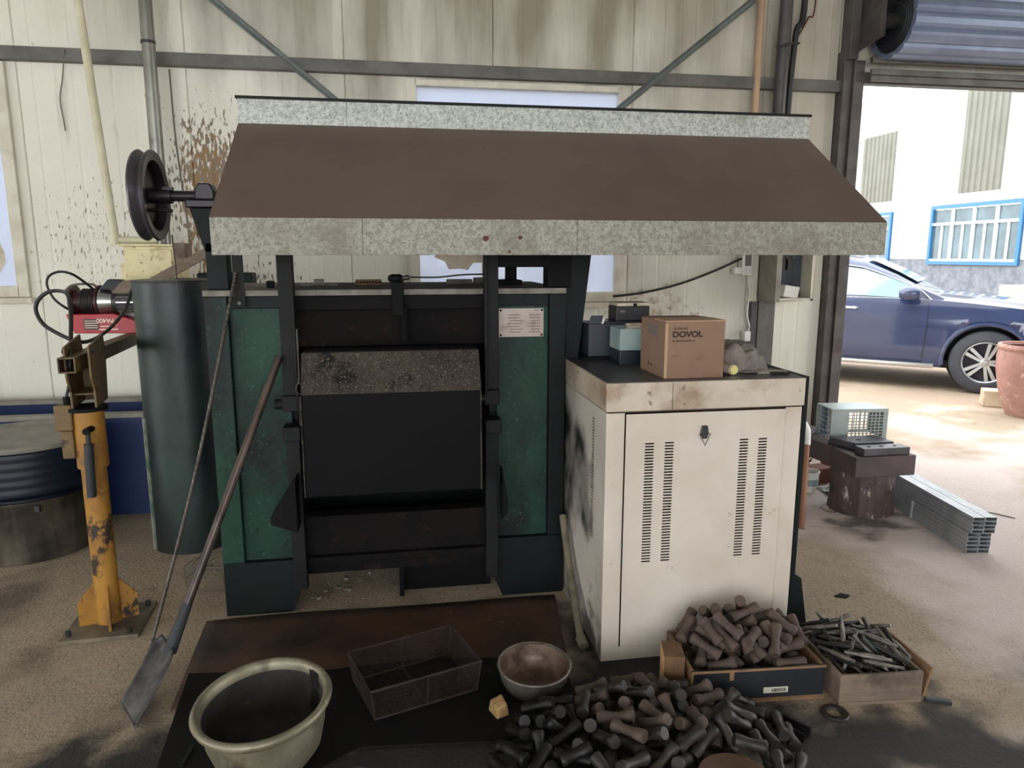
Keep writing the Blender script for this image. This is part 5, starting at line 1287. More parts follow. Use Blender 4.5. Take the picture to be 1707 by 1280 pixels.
# pile on the floor
h3 = Heap(0.20, 1.40, 1.45, 2.35, 0.0126, 0.006)
def in3(x, y):
    if x > 0.97 and y > 2.09: return False
    if x > 0.88 and y > 2.18: return False
    if (x - 0.462) ** 2 + (y - 2.335) ** 2 < 0.15 ** 2: return False
    if x < 0.37 and y > 2.14: return False
    dish = at(1205, 1287, z=0.03)
    if (x - dish.x) ** 2 + (y - dish.y + 0.075) ** 2 < 0.125 ** 2: return False
    u = (x - 0.75) / 0.50; w = (y - 1.92) / 0.335
    return u * u + w * w < 1.0 and y > 1.60
def lim3(x, y):
    u = (x - 0.75) / 0.52; w = (y - 1.95) / 0.34
    return 0.030 + 0.105 * max(0, 1 - (u * u + w * w)) ** 0.8
def pick3(r):
    return 0.75 + 0.52 * r.uniform(-1, 1), 1.92 + 0.34 * r.uniform(-1, 1)
def pm(r, x, y):
    k = 'black' if x < 0.52 + r.uniform(-.08, .08) else ('dark' if r.random() < 0.6 else 'brown' if x < 1.05 and y > 1.88 else 'dark')
    return blank_meshes[k][r.random() < 0.35]
n3 = drop(h3, 260, pick3, in3, lim3, pm, BL, BR, 'forged_blank',
     lambda me, x, y: '%s waisted forged steel blank at the %s of the floor heap' % ({'forging_brown': 'brown', 'forging_dark': 'dark grey', 'forging_black': 'black'}[me.materials[0].name], ('back ' if y > 2.03 else 'front ' if y < 1.9 else 'centre ') + ('left' if x < 0.6 else 'right' if x > 0.92 else 'middle')), 'forging', 'blanks piled on the floor', rnd, lambda r: r.gauss(1.9, 0.9))
print('pieces', n1, n2, n3)

# ================================================================ SMALL THINGS ON THE FLOOR
c = at(1391, 1190, z=0)
tag(MB().lathe([(0.022, 0.0), (0.046, 0.0), (0.048, 0.005), (0.044, 0.010), (0.026, 0.008), (0.022, 0.0)], 28, Matrix.Translation((c.x, c.y, 0))).build('steel_ring', 'forging_dark', smooth=True), 'flat dark steel ring on the floor before the right crate', 'ring')
a, b = at(1541, 1166, z=0.004), at(1586, 1173, z=0.004)
tag(MB().bar((a.x, a.y, 0.008), (b.x, b.y, 0.008), 0.022, 0.014).build('steel_offcut', 'shutter_dark', bevel=0.002), 'short dark flat steel bar right of the crates', 'offcut')
a, b = at(1292, 1202, z=0.01), at(1346, 1228, z=0.01)
dv = Vector((b.x - a.x, b.y - a.y, 0)).normalized(); nv_ = Vector((-dv.y, dv.x, 0))
ch = MB()
a = Vector((a.x, a.y, 0)); b = Vector((b.x, b.y, 0))
ch.bar(a + Vector((0, 0, 0.003)), b + Vector((0, 0, 0.003)), 0.05, 0.006)
for s in (-1, 1): ch.bar(a + nv_ * (0.022 * s) + Vector((0, 0, 0.018)), b + nv_ * (0.022 * s) + Vector((0, 0, 0.018)), 0.006, 0.025)
tag(ch.build('channel_offcut', 'soot_rust'), 'dark steel channel offcut right of the floor heap', 'offcut')
c = at(1205, 1287, z=0.03)
dk = thing('iron_dish', (c.x, c.y - 0.06, 0), 'round rusty iron dish at the bottom edge before the heap', 'dish')
MB().lathe([(0, 0.060), (0.075, 0.060), (0.098, 0.072), (0.104, 0.072), (0.104, 0.066), (0.08, 0.05), (0.075, 0.0), (0, 0.0)], 36, Matrix.Translation((c.x, c.y - 0.075, 0))).build('dish_body', 'plate_rusty', dk, smooth=True)
c = at(1405, 994, z=0)
tag(MB().prism([(c.x + 0.035 * k * math.cos(t), c.y + 0.022 * k * math.sin(t)) for t, k in ((0, 1), (.8, .7), (1.5, 1.1), (2.4, .8), (3.1, 1.2), (4, .7), (4.8, 1), (5.6, .8))], 2, 0.0005, 0.006).build('scale_flake', 'soot_rust'), 'dark scale flake lying alone on the pale floor right of the cabinet', 'flake')
rnd = random.Random(33)
for i in range(10):
    x, y = rnd.uniform(-0.45, -0.12), rnd.uniform(3.14, 3.5)
    r = rnd.uniform(0.008, 0.022)
    tag(MB().prism([(x + r * rnd.uniform(.6, 1.1) * math.cos(t), y + r * rnd.uniform(.6, 1.1) * math.sin(t)) for t in [2 * math.pi * k / 6 for k in range(6)]], 2, 0.0005, rnd.uniform(0.006, 0.014)).build('scale_flake', 'tub_rim_grey'), 'grey scale flake on the floor under the furnace', 'flake', 'flakes under the furnace')
# wire guard lying beside the furnace leg
gx = at(372, 962, z=0.0); gd = thing('wire_fan_guard', (gx.x, gx.y, 0), 'round wire guard lying on the floor beside the furnace', 'wire guard')
for k, (r, z) in enumerate(((0.17, 0.006), (0.17, 0.07), (0.13, 0.085), (0.09, 0.09), (0.05, 0.09))):
    MB().tube([(gx.x + r * math.cos(2 * math.pi * i / 40), gx.y + r * math.sin(2 * math.pi * i / 40), z) for i in range(40)], 0.0022, 5, closed=True).build('guard_ring', 'cable_grey', gd)
for i in range(28):
    t = 2 * math.pi * i / 28
    MB().tube([(gx.x + r * math.cos(t), gx.y + r * math.sin(t), z) for r, z in ((0.17, 0.006), (0.17, 0.07), (0.13, 0.085), (0.05, 0.09))], 0.0014, 4).build('guard_wire', 'cable_grey', gd)

# things lying on top of the furnace
TZ = 1.41
def onfur(u, y): return at(u, 470, y=y).x
tag(MB().box(onfur(500, 3.5), onfur(562, 3.5), 3.48, 3.53, TZ, TZ + 0.008).build('metal_bar', 'tub_rim_grey'), 'pale flat bar lying on the furnace top at left', 'bar')
tag(MB().cyl((onfur(524, 3.46), 3.45, TZ + 0.016), (onfur(540, 3.46), 3.45, TZ + 0.016), 0.016, n=14).build('pipe_fitting', 'tub_rim_grey', smooth=True), 'small grey pipe fitting on the furnace top', 'fitting')
hb = thing('perforated_brick', (onfur(615, 3.5), 3.52, TZ), 'perforated tan refractory strip on the furnace top', 'brick')
hx0, hx1 = onfur(592, 3.5), onfur(636, 3.5)
MB().box(hx0, hx1, 3.50, 3.55, TZ, TZ + 0.026).build('brick_body', 'crate_timber', hb, bevel=0.003)
for i in range(8):
    x = hx0 + 0.010 + (hx1 - hx0 - 0.02) * i / 7
    MB().cyl((x, 3.4995, TZ + 0.014), (x, 3.498, TZ + 0.014), 0.0055, n=8).build('brick_hole', 'black_inside', hb)
tag(MB().box(onfur(745, 3.6), onfur(787, 3.6), 3.58, 3.64, TZ, TZ + 0.022).build('slab_piece', 'dusty_top', bevel=0.003), 'grey slab on the furnace top behind the wire', 'slab')
tag(MB().box(onfur(790, 3.6), onfur(806, 3.6), 3.58, 3.64, TZ, TZ + 0.03).build('slab_piece', 'cable_grey', bevel=0.003), 'small grey block beside the slab on the furnace top', 'block')
tag(MB().prism([(onfur(832, 3.6), TZ), (onfur(850, 3.6), TZ + 0.03), (onfur(858, 3.6), TZ + 0.05), (onfur(862, 3.6), TZ)], 1, 3.58, 3.66).build('firebrick_piece', 'brick_tan', bevel=0.003), 'broken tan firebrick piece on the furnace top behind the right guide', 'brick')
tag(MB().box(onfur(446, 3.3), onfur(458, 3.3), 3.26, 3.295, TZ, TZ + 0.03).build('cable_clamp', 'black_inside', bevel=0.003), 'small black clamp on the furnace top behind the hanger strap', 'clamp')
wv = [Vector((bv.x + 0.055, 3.03, bv.z + 0.010))] + [at(u, v, y=3.05) for u, v in ((690, 462), (730, 462), (770, 458), (806, 457))]
tag(MB().tube(smooth_path(wv), 0.0035, 6).build('lead_wire', 'cable_black'), 'thin black wire from the valve knob to the right guide rail', 'wire')

# ================================================================ WORK STAND, CAGE AND TUBES BY THE DOOR
st = thing('anvil_stand', (2.83, 3.9, 0), 'heavy steel beam work stand on a mottled stump by the doorway', 'work stand')
SXc, SYc = 2.83, 3.875
MB().lathe([(0, 0), (0.192, 0), (0.19, 0.02), (0.183, 0.10), (0.186, 0.24), (0.184, 0.262), (0, 0.262)], 14, Matrix.Translation((SXc, SYc, 0))).build('stump', 'stump_bark', st, smooth=True, autosmooth=20)
w0, w1 = at(1425, 782, z=0.262), at(1516, 780, z=0.262)
wx0, wx1 = 2.64, 3.03
MB().box(wx0, wx1, 3.68, 3.93, 0.262, 0.385).build('front_beam', 'anvil_steel', st, bevel=0.004)
MB(Matrix.Translation((wx0, 3.931, 0)) @ Matrix.Rotation(math.radians(4), 4, 'Z')).box(0.0, 0.24, 0.004, 0.55, 0.266, 0.388).build('side_beam', 'anvil_steel', st, bevel=0.004)
pb = tag(MB().box(2.70, 3.0, 3.70, 3.79, 0.386, 0.43).build('drilled_bar', 'plate_steel', bevel=0.003), 'thick drilled steel bar on the front of the work stand', 'bar')
for x in (2.76, 2.84, 2.93):
    MB().cyl((x, 3.745, 0.429), (x, 3.745, 0.4312), 0.012, n=12).build('drill_hole', 'black_inside', pb)
pb2 = tag(MB(Matrix.Translation((2.71, 3.83, 0))).prism([(-0.04, 0.17), (0.02, 0.0), (0.28, 0.0), (0.27, 0.17)], 2, 0.389, 0.431).build('drilled_plate', 'plate_steel', bevel=0.003), 'flat steel plate behind the drilled bar on the work stand', 'plate')
MB().cyl((2.80, 3.90, 0.430), (2.80, 3.90, 0.4322), 0.014, n=12).build('drill_hole', 'black_inside', pb2)
# perforated cage behind
cg0 = Vector((2.72, 4.06, 0.0)); Mc = Matrix.Translation((2.72, 4.07, 0.389)) @ Matrix.Rotation(math.radians(-6), 4, 'Z')
cg = thing('sheet_metal_cage', (2.85, 4.15, 0.389), 'pale galvanised cage with square perforations on the work stand', 'cage')
GW, GD, GH = 0.37, 0.20, 0.20
MB(Mc).box(0, GW, 0, GD, GH - 0.006, GH).build('top_sheet', 'cage_sheet', cg)
MB(Mc).box(0, 0.115, 0, 0.005, 0, GH - 0.006).box(GW - 0.03, GW, 0, 0.005, 0, GH - 0.006).box(0.115, GW - 0.03, 0, 0.005, 0, 0.02).box(0.115, GW - 0.03, 0, 0.005, GH - 0.022, GH - 0.006).build('front_frame', 'cage_sheet', cg)
nb = 9
for i in range(1, nb):
    x = 0.115 + (GW - 0.145) * i / nb
    MB(Mc).box(x - 0.003, x + 0.003, 0.001, 0.004, 0.02, GH - 0.022).build('front_bar', 'cage_sheet', cg)
for j in range(1, 8):
    z = 0.02 + (GH - 0.042) * j / 8
    MB(Mc).box(0.115, GW - 0.03, 0.0, 0.0035, z - 0.0025, z + 0.0025).build('cross_bar', 'cage_sheet', cg)
for i in range(6):
    y = GD * i / 5.0
    MB(Mc).box(0.0, 0.004, max(0.006, y - 0.003), max(0.012, y + 0.003), 0, GH - 0.006).build('side_bar', 'frame_blue' if i in (2, 3) else 'cage_sheet', cg)
for j in range(6):
    z = 0.03 * (j + 0.5)
    MB(Mc).box(0.0, 0.0035, 0.006, GD, z, z + 0.004).build('side_rail', 'cage_sheet', cg)
MB(Mc).box(0.0, GW, GD - 0.004, GD, 0, 0.02).box(0, 0.02, GD - 0.004, GD, 0.02, GH - 0.006).box(GW - 0.02, GW, GD - 0.004, GD, 0.02, GH - 0.006).build('back_frame', 'cage_sheet', cg)
for i in range(1, 10):
    x = GW * i / 10
    MB(Mc).box(x - 0.002, x + 0.002, GD - 0.003, GD - 0.001, 0.02, GH - 0.006).build('back_bar', 'cage_sheet', cg)
MB(Mc).box(GW - 0.004, GW, 0.006, GD - 0.004, 0, GH - 0.006).build('right_sheet', 'cage_sheet', cg)

# stack of galvanised rectangular tubes: 9 rows of 2
E0 = Vector((2.945, 3.150, 0)); E1 = Vector((3.13, 4.35, 0))
td = (E1 - E0).normalized(); ts = Vector((td.y, -td.x, 0))
TW, TH, TL = 0.060, 0.0215, (E1 - E0).length
for r in range(9):
    for cidx in range(2):
        off = (0.012 if r > 4 else 0.0) + (random.uniform(-0.004, 0.0) if cidx == 0 else 0)
        slip = (-0.012 if r > 4 else 0.0) + random.uniform(-0.004, 0.004)
        o0 = E0 + ts * (cidx * (TW + 0.001) + TW / 2 + off) + td * slip
        zc_ = TH * r + TH / 2 + 0.0013 * r
        row = ['bottom', 'second', 'third', 'fourth', 'fifth', 'sixth', 'seventh', 'eighth', 'top'][r]
        tt = MB()
        a_, b_ = o0 + Vector((0, 0, zc_)), o0 + td * TL + Vector((0, 0, zc_))
        w_ = 0.002
        tt.bar(a_ + Vector((0, 0, TH / 2 - w_ / 2)), b_ + Vector((0, 0, TH / 2 - w_ / 2)), TW, w_)
        tt.bar(a_ - Vector((0, 0, TH / 2 - w_ / 2)), b_ - Vector((0, 0, TH / 2 - w_ / 2)), TW, w_)
        for s in (-1, 1): tt.bar(a_ + ts * s * (TW / 2 - w_ / 2), b_ + ts * s * (TW / 2 - w_ / 2), w_, TH - 2 * w_)
        to = tt.build('steel_tube', 'tube_galv')
        tag(to, 'galvanised rectangular tube, %s in the %s column of the stack' % (('bottom' if r == 0 else 'topmost' if r == 8 else row + ' from the floor'), 'left' if cidx == 0 else 'right'), 'tube', 'stacked galvanised tubes')
        MB().bar(a_ + td * 0.05, b_ - td * 0.05, TW - 0.006, TH - 0.006).build('tube_bore', 'tube_inside', to)
sp = E0 + td * 0.52
spo = MB()
hts = 9 * TH + 0.004
for s, zz in ((-1, 0), (1, 0)):
    pass
spo.bar(sp + ts * -0.0035 + Vector((0, 0, 0.001)), sp + ts * -0.0035 + Vector((0, 0, 5 * TH)), 0.02, 0.003, up=(ts.x, ts.y, 0))
tag(spo.build('binding_wrap', 'foil_white'), 'crumpled clear wrap band on the left of the tube stack', 'band')

# clutter at the foot of the jamb
tag(MB(Matrix.Translation((2.79, 4.33, 0)) @ Matrix.Rotation(0.2, 4, 'Z')).box(0, 0.17, 0, 0.12, 0, 0.11).build('rusty_block', 'rust_box', bevel=0.006), 'reddish rusty block beside the white bucket near the stump', 'block')
tag(MB(Matrix.Translation((3.02, 4.56, 0)) @ Matrix.Rotation(-0.3, 4, 'Z')).box(0, 0.18, 0, 0.10, 0, 0.15).build('rusty_block', 'rust_box', bevel=0.006), 'reddish rusty block partly hidden behind the stump', 'block')
tag(MB(Matrix.Translation((2.76, 4.92, 0)) @ Matrix.Rotation(0.1, 4, 'Z')).box(0, 0.22, 0, 0.12, 0, 0.23).build('rusty_block', 'rust_box', bevel=0.006), 'tall rusty block at the back beside the swarf tangle', 'block')
rnd = random.Random(8)
sf = MB(); scn = Vector((2.90, 4.68, 0.235 - 0.05))
pts = []
for i in range(120):
    v = Vector((rnd.gauss(0, 1), rnd.gauss(0, 1), rnd.gauss(0, 1))).normalized() * rnd.uniform(0.5, 1)
    pts.append((scn.x + 0.09 * v.x, scn.y + 0.08 * v.y, 0.086 + 0.08 * v.z))
sf.tube(pts, 0.004, 4)
so = tag(sf.build('swarf_tangle', 'swarf'), 'dark tangle of steel swarf beside the doorway jamb', 'swarf')
bkx, bky = 2.70, 4.24
bk2 = thing('white_bucket', (bkx, bky, 0), 'small white plastic bucket beside the cabinet near the jamb', 'bucket')
MB().lathe([(0, 0.0), (0.055, 0.0), (0.066, 0.13), (0.070, 0.13), (0.070, 0.136), (0.062, 0.136), (0.052, 0.006), (0, 0.006)], 24, Matrix.Translation((bkx, bky, 0))).build('bucket_body', 'white_plastic', bk2, smooth=True)
MB().lathe([(0.0625, 0.045), (0.0648, 0.09)], 24, Matrix.Translation((bkx, bky, 0))).build('bucket_band', 'bin_plastic', bk2, smooth=True)
cr = MB()
cc0 = at(1395, 822, z=0)
def crum(i, j):
    x = cc0.x - 0.08 + 0.18 * i; y = cc0.y - 0.04 + 0.16 * j
    return (x, y, 0.004 + 0.04 * abs(mnoise.noise(Vector((x * 18, y * 18, 1)))) + 0.03 * math.sin(math.pi * i) * math.sin(math.pi * j))
cr.grid(crum, 10, 10)
tag(cr.build('plastic_scrap', 'foil_white', solid=0.001), 'crumpled white plastic bag scrap left of the stump', 'plastic scrap')
# pickaxe-like handle leaning behind the cabinet
hl = thing('long_handled_tool', (2.30, 3.75, 0), 'upright brown wooden tool handle right of the cabinet edge', 'tool')
ha, hb_ = at(1341, 845, y=3.6), at(1350, 735, y=3.75)
MB().cyl((ha.x, 3.62, 0.0), (hb_.x, 3.78, 0.46), 0.022, 0.018, n=14).build('handle', 'handle_wood', hl, smooth=True)
MB().tube(smooth_path([(hb_.x, 3.78, 0.45), (hb_.x + 0.005, 3.80, 0.53), (hb_.x - 0.04, 3.81, 0.60)], 6), [0.022] * 6 + [0.026] * 6 + [0.02], 12).build('tool_head', 'white_plastic', hl, smooth=True)
wr = [at(u, v, z=0.004) for u, v in ((1368, 845), (1378, 852), (1395, 853), (1405, 846), (1398, 838), (1382, 836))]
tag(MB().tube(smooth_path(wr), 0.0025, 5).build('wire_curl', 'rope_wire'), 'thin curl of wire on the floor left of the stump', 'wire')
a, b = at(1640, 853, z=0.003), at(1692, 864, z=0.003)
tag(MB().tube([(a.x, a.y, 0.004), ((a.x + b.x) / 2, (a.y + b.y) / 2 + 0.02, 0.004), (b.x, b.y, 0.004)], 0.003, 5).build('wire_piece', 'rope_wire'), 'thin straight wire on the ground beyond the tube stack', 'wire')

# ================================================================ YARD: CLAY POT, STONE, CAR, OPPOSITE BUILDING
cpx, cpy = 6.12, 5.98
cpo = thing('clay_jar', (cpx, cpy, 0), 'large reddish clay jar standing in the yard at right edge', 'jar')
MB().lathe([(0, 0.0), (0.20, 0.0), (0.23, 0.06), (0.29, 0.25), (0.325, 0.45), (0.33, 0.58), (0.312, 0.655), (0.30, 0.66), (0.29, 0.60), (0.26, 0.30), (0.20, 0.04), (0, 0.03)], 48, Matrix.Translation((cpx, cpy, 0))).build('jar_body', 'clay_pot', cpo, smooth=True, autosmooth=50)
MB().lathe([(0.295, 0.655), (0.325, 0.65), (0.335, 0.672), (0.325, 0.70), (0.30, 0.70), (0.29, 0.67)], 48, Matrix.Translation((cpx, cpy, 0))).build('jar_rim', 'clay_pot', cpo, smooth=True)
sx = at(1660, 678, z=0)
tag(MB(Matrix.Translation((sx.x, sx.y + 0.05, 0)) @ Matrix.Rotation(-0.6, 4, 'Z')).box(-0.10, 0.28, -0.08, 0.12, 0, 0.17).build('stone_block', 'stone_pale', bevel=0.012), 'pale stone block by the car wheel behind the clay jar', 'stone')

# the car -------------------------------------------------------------
wc_ = at(1636, 655, z=0)           # front wheel contact
hdg = Vector((0.74, -0.672, 0)).normalized(); lat_ = Vector((hdg.y, -hdg.x, 0))   # lat_ points to the visible (near) side
if lat_.dot(Vector((-1, -1, 0))) < 0: lat_ = -lat_
CARL, WB, TR = 4.45, 2.62, 0.90
front_ax = 3.58; rear_ax = front_ax - WB
org = Vector((wc_.x, wc_.y, 0)) - hdg * front_ax - lat_ * (TR - 0.10)
Mcar = Matrix(((hdg.x, lat_.x, 0, org.x), (hdg.y, lat_.y, 0, org.y), (0, 0, 1, 0), (0, 0, 0, 1)))
car = thing('suv_car', Mcar @ Vector((2.2, 0, 0)), 'dark blue SUV parked in the yard outside the doorway', 'car')
WR = 0.36; AR = 0.425
def zbot(x):
    z = 0.27 if 0.5 < x < 4.1 else 0.33
    for a_ in (rear_ax, front_ax):
        dx = abs(x - a_)
        if dx < AR: z = max(z, WR + math.sqrt(AR * AR - dx * dx))
    return z
def halfw(x):
    f = 1.0
    if x > 3.6: f -= 0.20 * ((x - 3.6) / 0.85) ** 2.2
    if x < 0.6: f -= 0.14 * ((0.6 - x) / 0.6) ** 2
    return 0.915 * f
def belt(x):
    if x < 3.0: return 1.06 - 0.012 * (x - 1.5)
    if x < 4.1: return 1.04 - 0.10 * ((x - 3.0) / 1.1) ** 1.3
    return 0.94 - 0.22 * ((x - 4.1) / 0.35) ** 1.4
xs = sorted(set([0.0, 0.03, 0.12, 0.3, 4.2, 4.3, 4.38, 4.43, CARL] + [round(0.3 + 0.1 * i, 3) for i in range(40)] + [round(a_ + AR * math.cos(math.pi * i / 16), 4) for a_ in (rear_ax, front_ax) for i in range(17)]))
sec = []
for x in xs:
    hw = halfw(x); zb = zbot(x); bt = belt(x); zb = min(zb, bt - 0.06)
    end = 1.0
    pts = [(hw * 0.94, zb), (hw * 0.985, max(zb + 0.01, 0.36)), (hw * 0.995, max(zb + 0.02, 0.52)), (hw * 0.985, max(zb + 0.03, 0.70)), (hw * 1.0, max(zb + 0.04, 0.80)), (hw * 0.985, max(zb + 0.045, 0.86)), (hw * 0.97, max(zb + 0.05, bt - 0.08)), (hw * 0.93, bt), (hw * 0.86, bt + 0.025), (hw * 0.55, bt + 0.06), (0, bt + 0.075)]
    full_ = pts + [(-y, z) for y, z in pts[-2::-1]]
    sec.append([(x, y, z) for y, z in full_])
bd_m = MB(Mcar)
V = [[bd_m._v(p) for p in s] for s in sec]
for A_, B_ in zip(V, V[1:]):
    for i in range(len(A_) - 1): bd_m.bm.faces.new((A_[i], A_[i + 1], B_[i + 1], B_[i]))
bd_m.bm.faces.new(V[0]); bd_m.bm.faces.new(V[-1][::-1])
bd_m.build('car_body', 'car_paint', car, smooth=True, autosmooth=28)
# greenhouse
RZ = 1.575
def gh(x):   # (half width at roof, roof z) along the roof line
    if x < 0.35: return None
    return None
roof = [(0.10, 1.10), (0.28, 1.38), (0.50, 1.51), (0.95, 1.565), (1.5, RZ), (1.95, 1.555), (2.25, 1.50), (2.6, 1.34), (2.95, 1.15), (3.12, 1.06)]
gm = MB(Mcar); GV = []
for x, z in roof:
    b0 = belt(x) + 0.0; k = max(0.0, (z - b0) / (RZ - b0)); hwb = halfw(x) * 0.905
    hwr = hwb - 0.22 * k
    pts = [(hwb, b0), (hwb - 0.22 * k * 0.85, b0 + (z - b0) * 0.84), (hwr - 0.03, b0 + (z - b0) * 0.95), (hwr * 0.6, z), (0, z + 0.012)]
    GV.append([gm._v((x, y, zz)) for y, zz in pts + [(-y, zz) for y, zz in pts[-2::-1]]])
for A_, B_ in zip(GV, GV[1:]):
    for i in range(len(A_) - 1): gm.bm.faces.new((A_[i], A_[i + 1], B_[i + 1], B_[i]))
gm.build('cabin', 'car_paint', car, smooth=True, autosmooth=35)
def side_pt(x, f, out=0.006):
    """point on the near cabin side: f = 0 beltline .. 1 roof rail"""
    zr = np.interp(x, [r[0] for r in roof], [r[1] for r in roof]); b0 = belt(x); k = max(0.0, (zr - b0) / (RZ - b0)); hwb = halfw(x) * 0.905
    return Vector((x, hwb - 0.22 * k * 0.85 * f + out, b0 + (zr - b0) * 0.84 * f))
def side_glass(x0, x1, name, lean0=0.0):
    mb = MB(Mcar)
    mb.grid(lambda i, j: side_pt(x0 + (x1 - x0) * i + lean0 * j * (1 - i), 0.06 + 0.82 * j), 12, 6)
    mb.build(name, 'car_glass', car, smooth=True)
side_glass(1.98, 2.86, 'front_window', -0.03)
side_glass(1.08, 1.86, 'rear_window')
side_glass(0.42, 1.0, 'quarter_window')
ws = MB(Mcar)
ws.grid(lambda i, j: (lambda x: Vector((x, (i - 0.5) * 2 * (halfw(x) * 0.905 - 0.22 * max(0, (np.interp(x, [r[0] for r in roof], [r[1] for r in roof]) - belt(x)) / (RZ - belt(x))) - 0.07), np.interp(x, [r[0] for r in roof], [r[1] for r in roof]) + 0.026)))(2.28 + 0.55 * j), 10, 8)
ws.build('windscreen', 'car_glass', car, smooth=True)
MB(Mcar).tube([side_pt(x, 0.0, 0.012) for x in np.linspace(0.35, 3.0, 24)], 0.010, 6).build('belt_trim', 'chrome', car, smooth=True)
MB(Mcar).tube([side_pt(x, 0.93, 0.008) for x in np.linspace(0.5, 2.85, 24)] + [side_pt(3.0, 0.0, 0.012)], 0.009, 6).build('window_trim', 'chrome', car, smooth=True)
MB(Mcar).tube([side_pt(x, 1.12, 0.02) for x in np.linspace(0.6, 2.0, 16)], 0.014, 6).build('roof_rail', 'chrome', car, smooth=True)
def seam(pts): MB(Mcar).tube(pts, 0.004, 5).build('door_seam', 'car_black', car)
def bodyside(x, z, out=0.002):
    hw = halfw(x); return Vector((x, np.interp(z, [0.27, 0.36, 0.52, 0.70, 0.80, 0.86, belt(x) - 0.08, belt(x)], [hw * k for k in (0.94, 0.985, 0.995, 0.985, 1.0, 0.985, 0.97, 0.93)]) + out, z))
seam([bodyside(1.92, z) for z in np.linspace(0.33, 1.04, 12)])
seam([bodyside(2.95 + 0.03 * math.sin((z - .33) * 3), z) for z in np.linspace(0.36, 0.99, 12)])
seam([bodyside(x, 0.335) for x in np.linspace(1.92, 2.96, 10)])
MB(Mcar).tube([bodyside(x, 0.285, 0.03) for x in np.linspace(rear_ax + 0.5, front_ax - 0.5, 12)], 0.03, 8).build('sill_trim', 'chrome', car, smooth=True)
for x in (2.02, 1.12):
    a_ = bodyside(x, 0.93, 0.03); b_ = bodyside(x + 0.20, 0.925, 0.03)
    MB(Mcar).tube([bodyside(x - 0.01, 0.93, 0.0), a_, b_, bodyside(x + 0.21, 0.925, 0.0)], 0.015, 8).build('door_handle', 'chrome', car, smooth=True)
m0 = side_pt(2.78, 0.12, 0.0)
MB(Mcar).lathe([(0, -0.12), (0.05, -0.11), (0.085, -0.04), (0.085, 0.05), (0.06, 0.10), (0, 0.11)], 18, Matrix.Translation(m0 + Vector((0, 0.14, 0.05))) @ Matrix.Rotation(math.pi / 2, 4, 'Y')).build('wing_mirror', 'car_paint', car, smooth=True)
MB(Mcar).bar(m0, m0 + Vector((0, 0.12, 0.0)), 0.06, 0.03).build('mirror_arm', 'car_black', car)
for a_ in (rear_ax, front_ax):
    MB(Mcar).tube([(a_ + (AR + 0.005) * math.cos(t), halfw(a_) * 0.985, max(0.30, WR + (AR + 0.005) * math.sin(t))) for t in np.linspace(-0.12, math.pi + 0.12, 30)], 0.028, 8).build('wheel_arch', 'car_paint', car, smooth=True)
    MB(Mcar).cyl((a_, -0.60, WR + 0.02), (a_, 0.60, WR + 0.02), AR - 0.02, n=32).build('wheel_well', 'car_black', car)
    for s in (1, -1):
        yo = s * (halfw(a_) - 0.10)
        Mw = Mcar @ Matrix.Translation((a_, yo, WR)) @ Matrix.Rotation(-s * math.pi / 2, 4, 'X')
        w = MB(); w.lathe([(0.235, -0.10), (0.33, -0.10), (0.355, -0.07), (0.36, 0.0), (0.355, 0.07), (0.33, 0.10), (0.245, 0.105), (0.235, 0.09)], 48, Mw)
        wo = w.build('tyre', 'tyre_rubber', car, smooth=True, autosmooth=50)
        w = MB(); w.lathe([(0.236, -0.09), (0.236, 0.09), (0.226, 0.098), (0.215, 0.09), (0.21, 0.02), (0, 0.0)], 40, Mw)
        ro = w.build('rim', 'tyre_rubber', car, smooth=True, autosmooth=40)
        w = MB(); w.lathe([(0.214, 0.088), (0.226, 0.100), (0.237, 0.092), (0.237, 0.08)], 40, Mw); w.build('rim_lip', 'alloy', ro, smooth=True)
        for k in range(5):
            w = MB(Mw @ Matrix.Rotation(2 * math.pi * k / 5, 4, 'Z'))
            for q_ in (-1, 1):
                w.prism([(0.03, q_ * 0.012 - 0.014), (0.03, q_ * 0.012 + 0.014), (0.22, q_ * 0.038 + 0.020), (0.22, q_ * 0.038 - 0.020)], 2, 0.055, 0.088)
            w.build('spoke', 'alloy', ro)
        w = MB(); w.lathe([(0, 0.098), (0.03, 0.096), (0.05, 0.085), (0.05, 0.05)], 20, Mw); w.build('hub_cap', 'alloy', ro, smooth=True)
hl_ = MB(Mcar)
hl_.grid(lambda i, j: bodyside(3.98 + 0.40 * i, 0.80 + (0.10 - 0.05 * i) * j - 0.03 * i, 0.012), 8, 4)
hl_.build('headlamp', 'lamp_glass', car, smooth=True, solid=0.01)
MB(Mcar).box(0.3, 4.2, -0.75, 0.75, 0.25, 0.34).build('underbody', 'car_black', car)

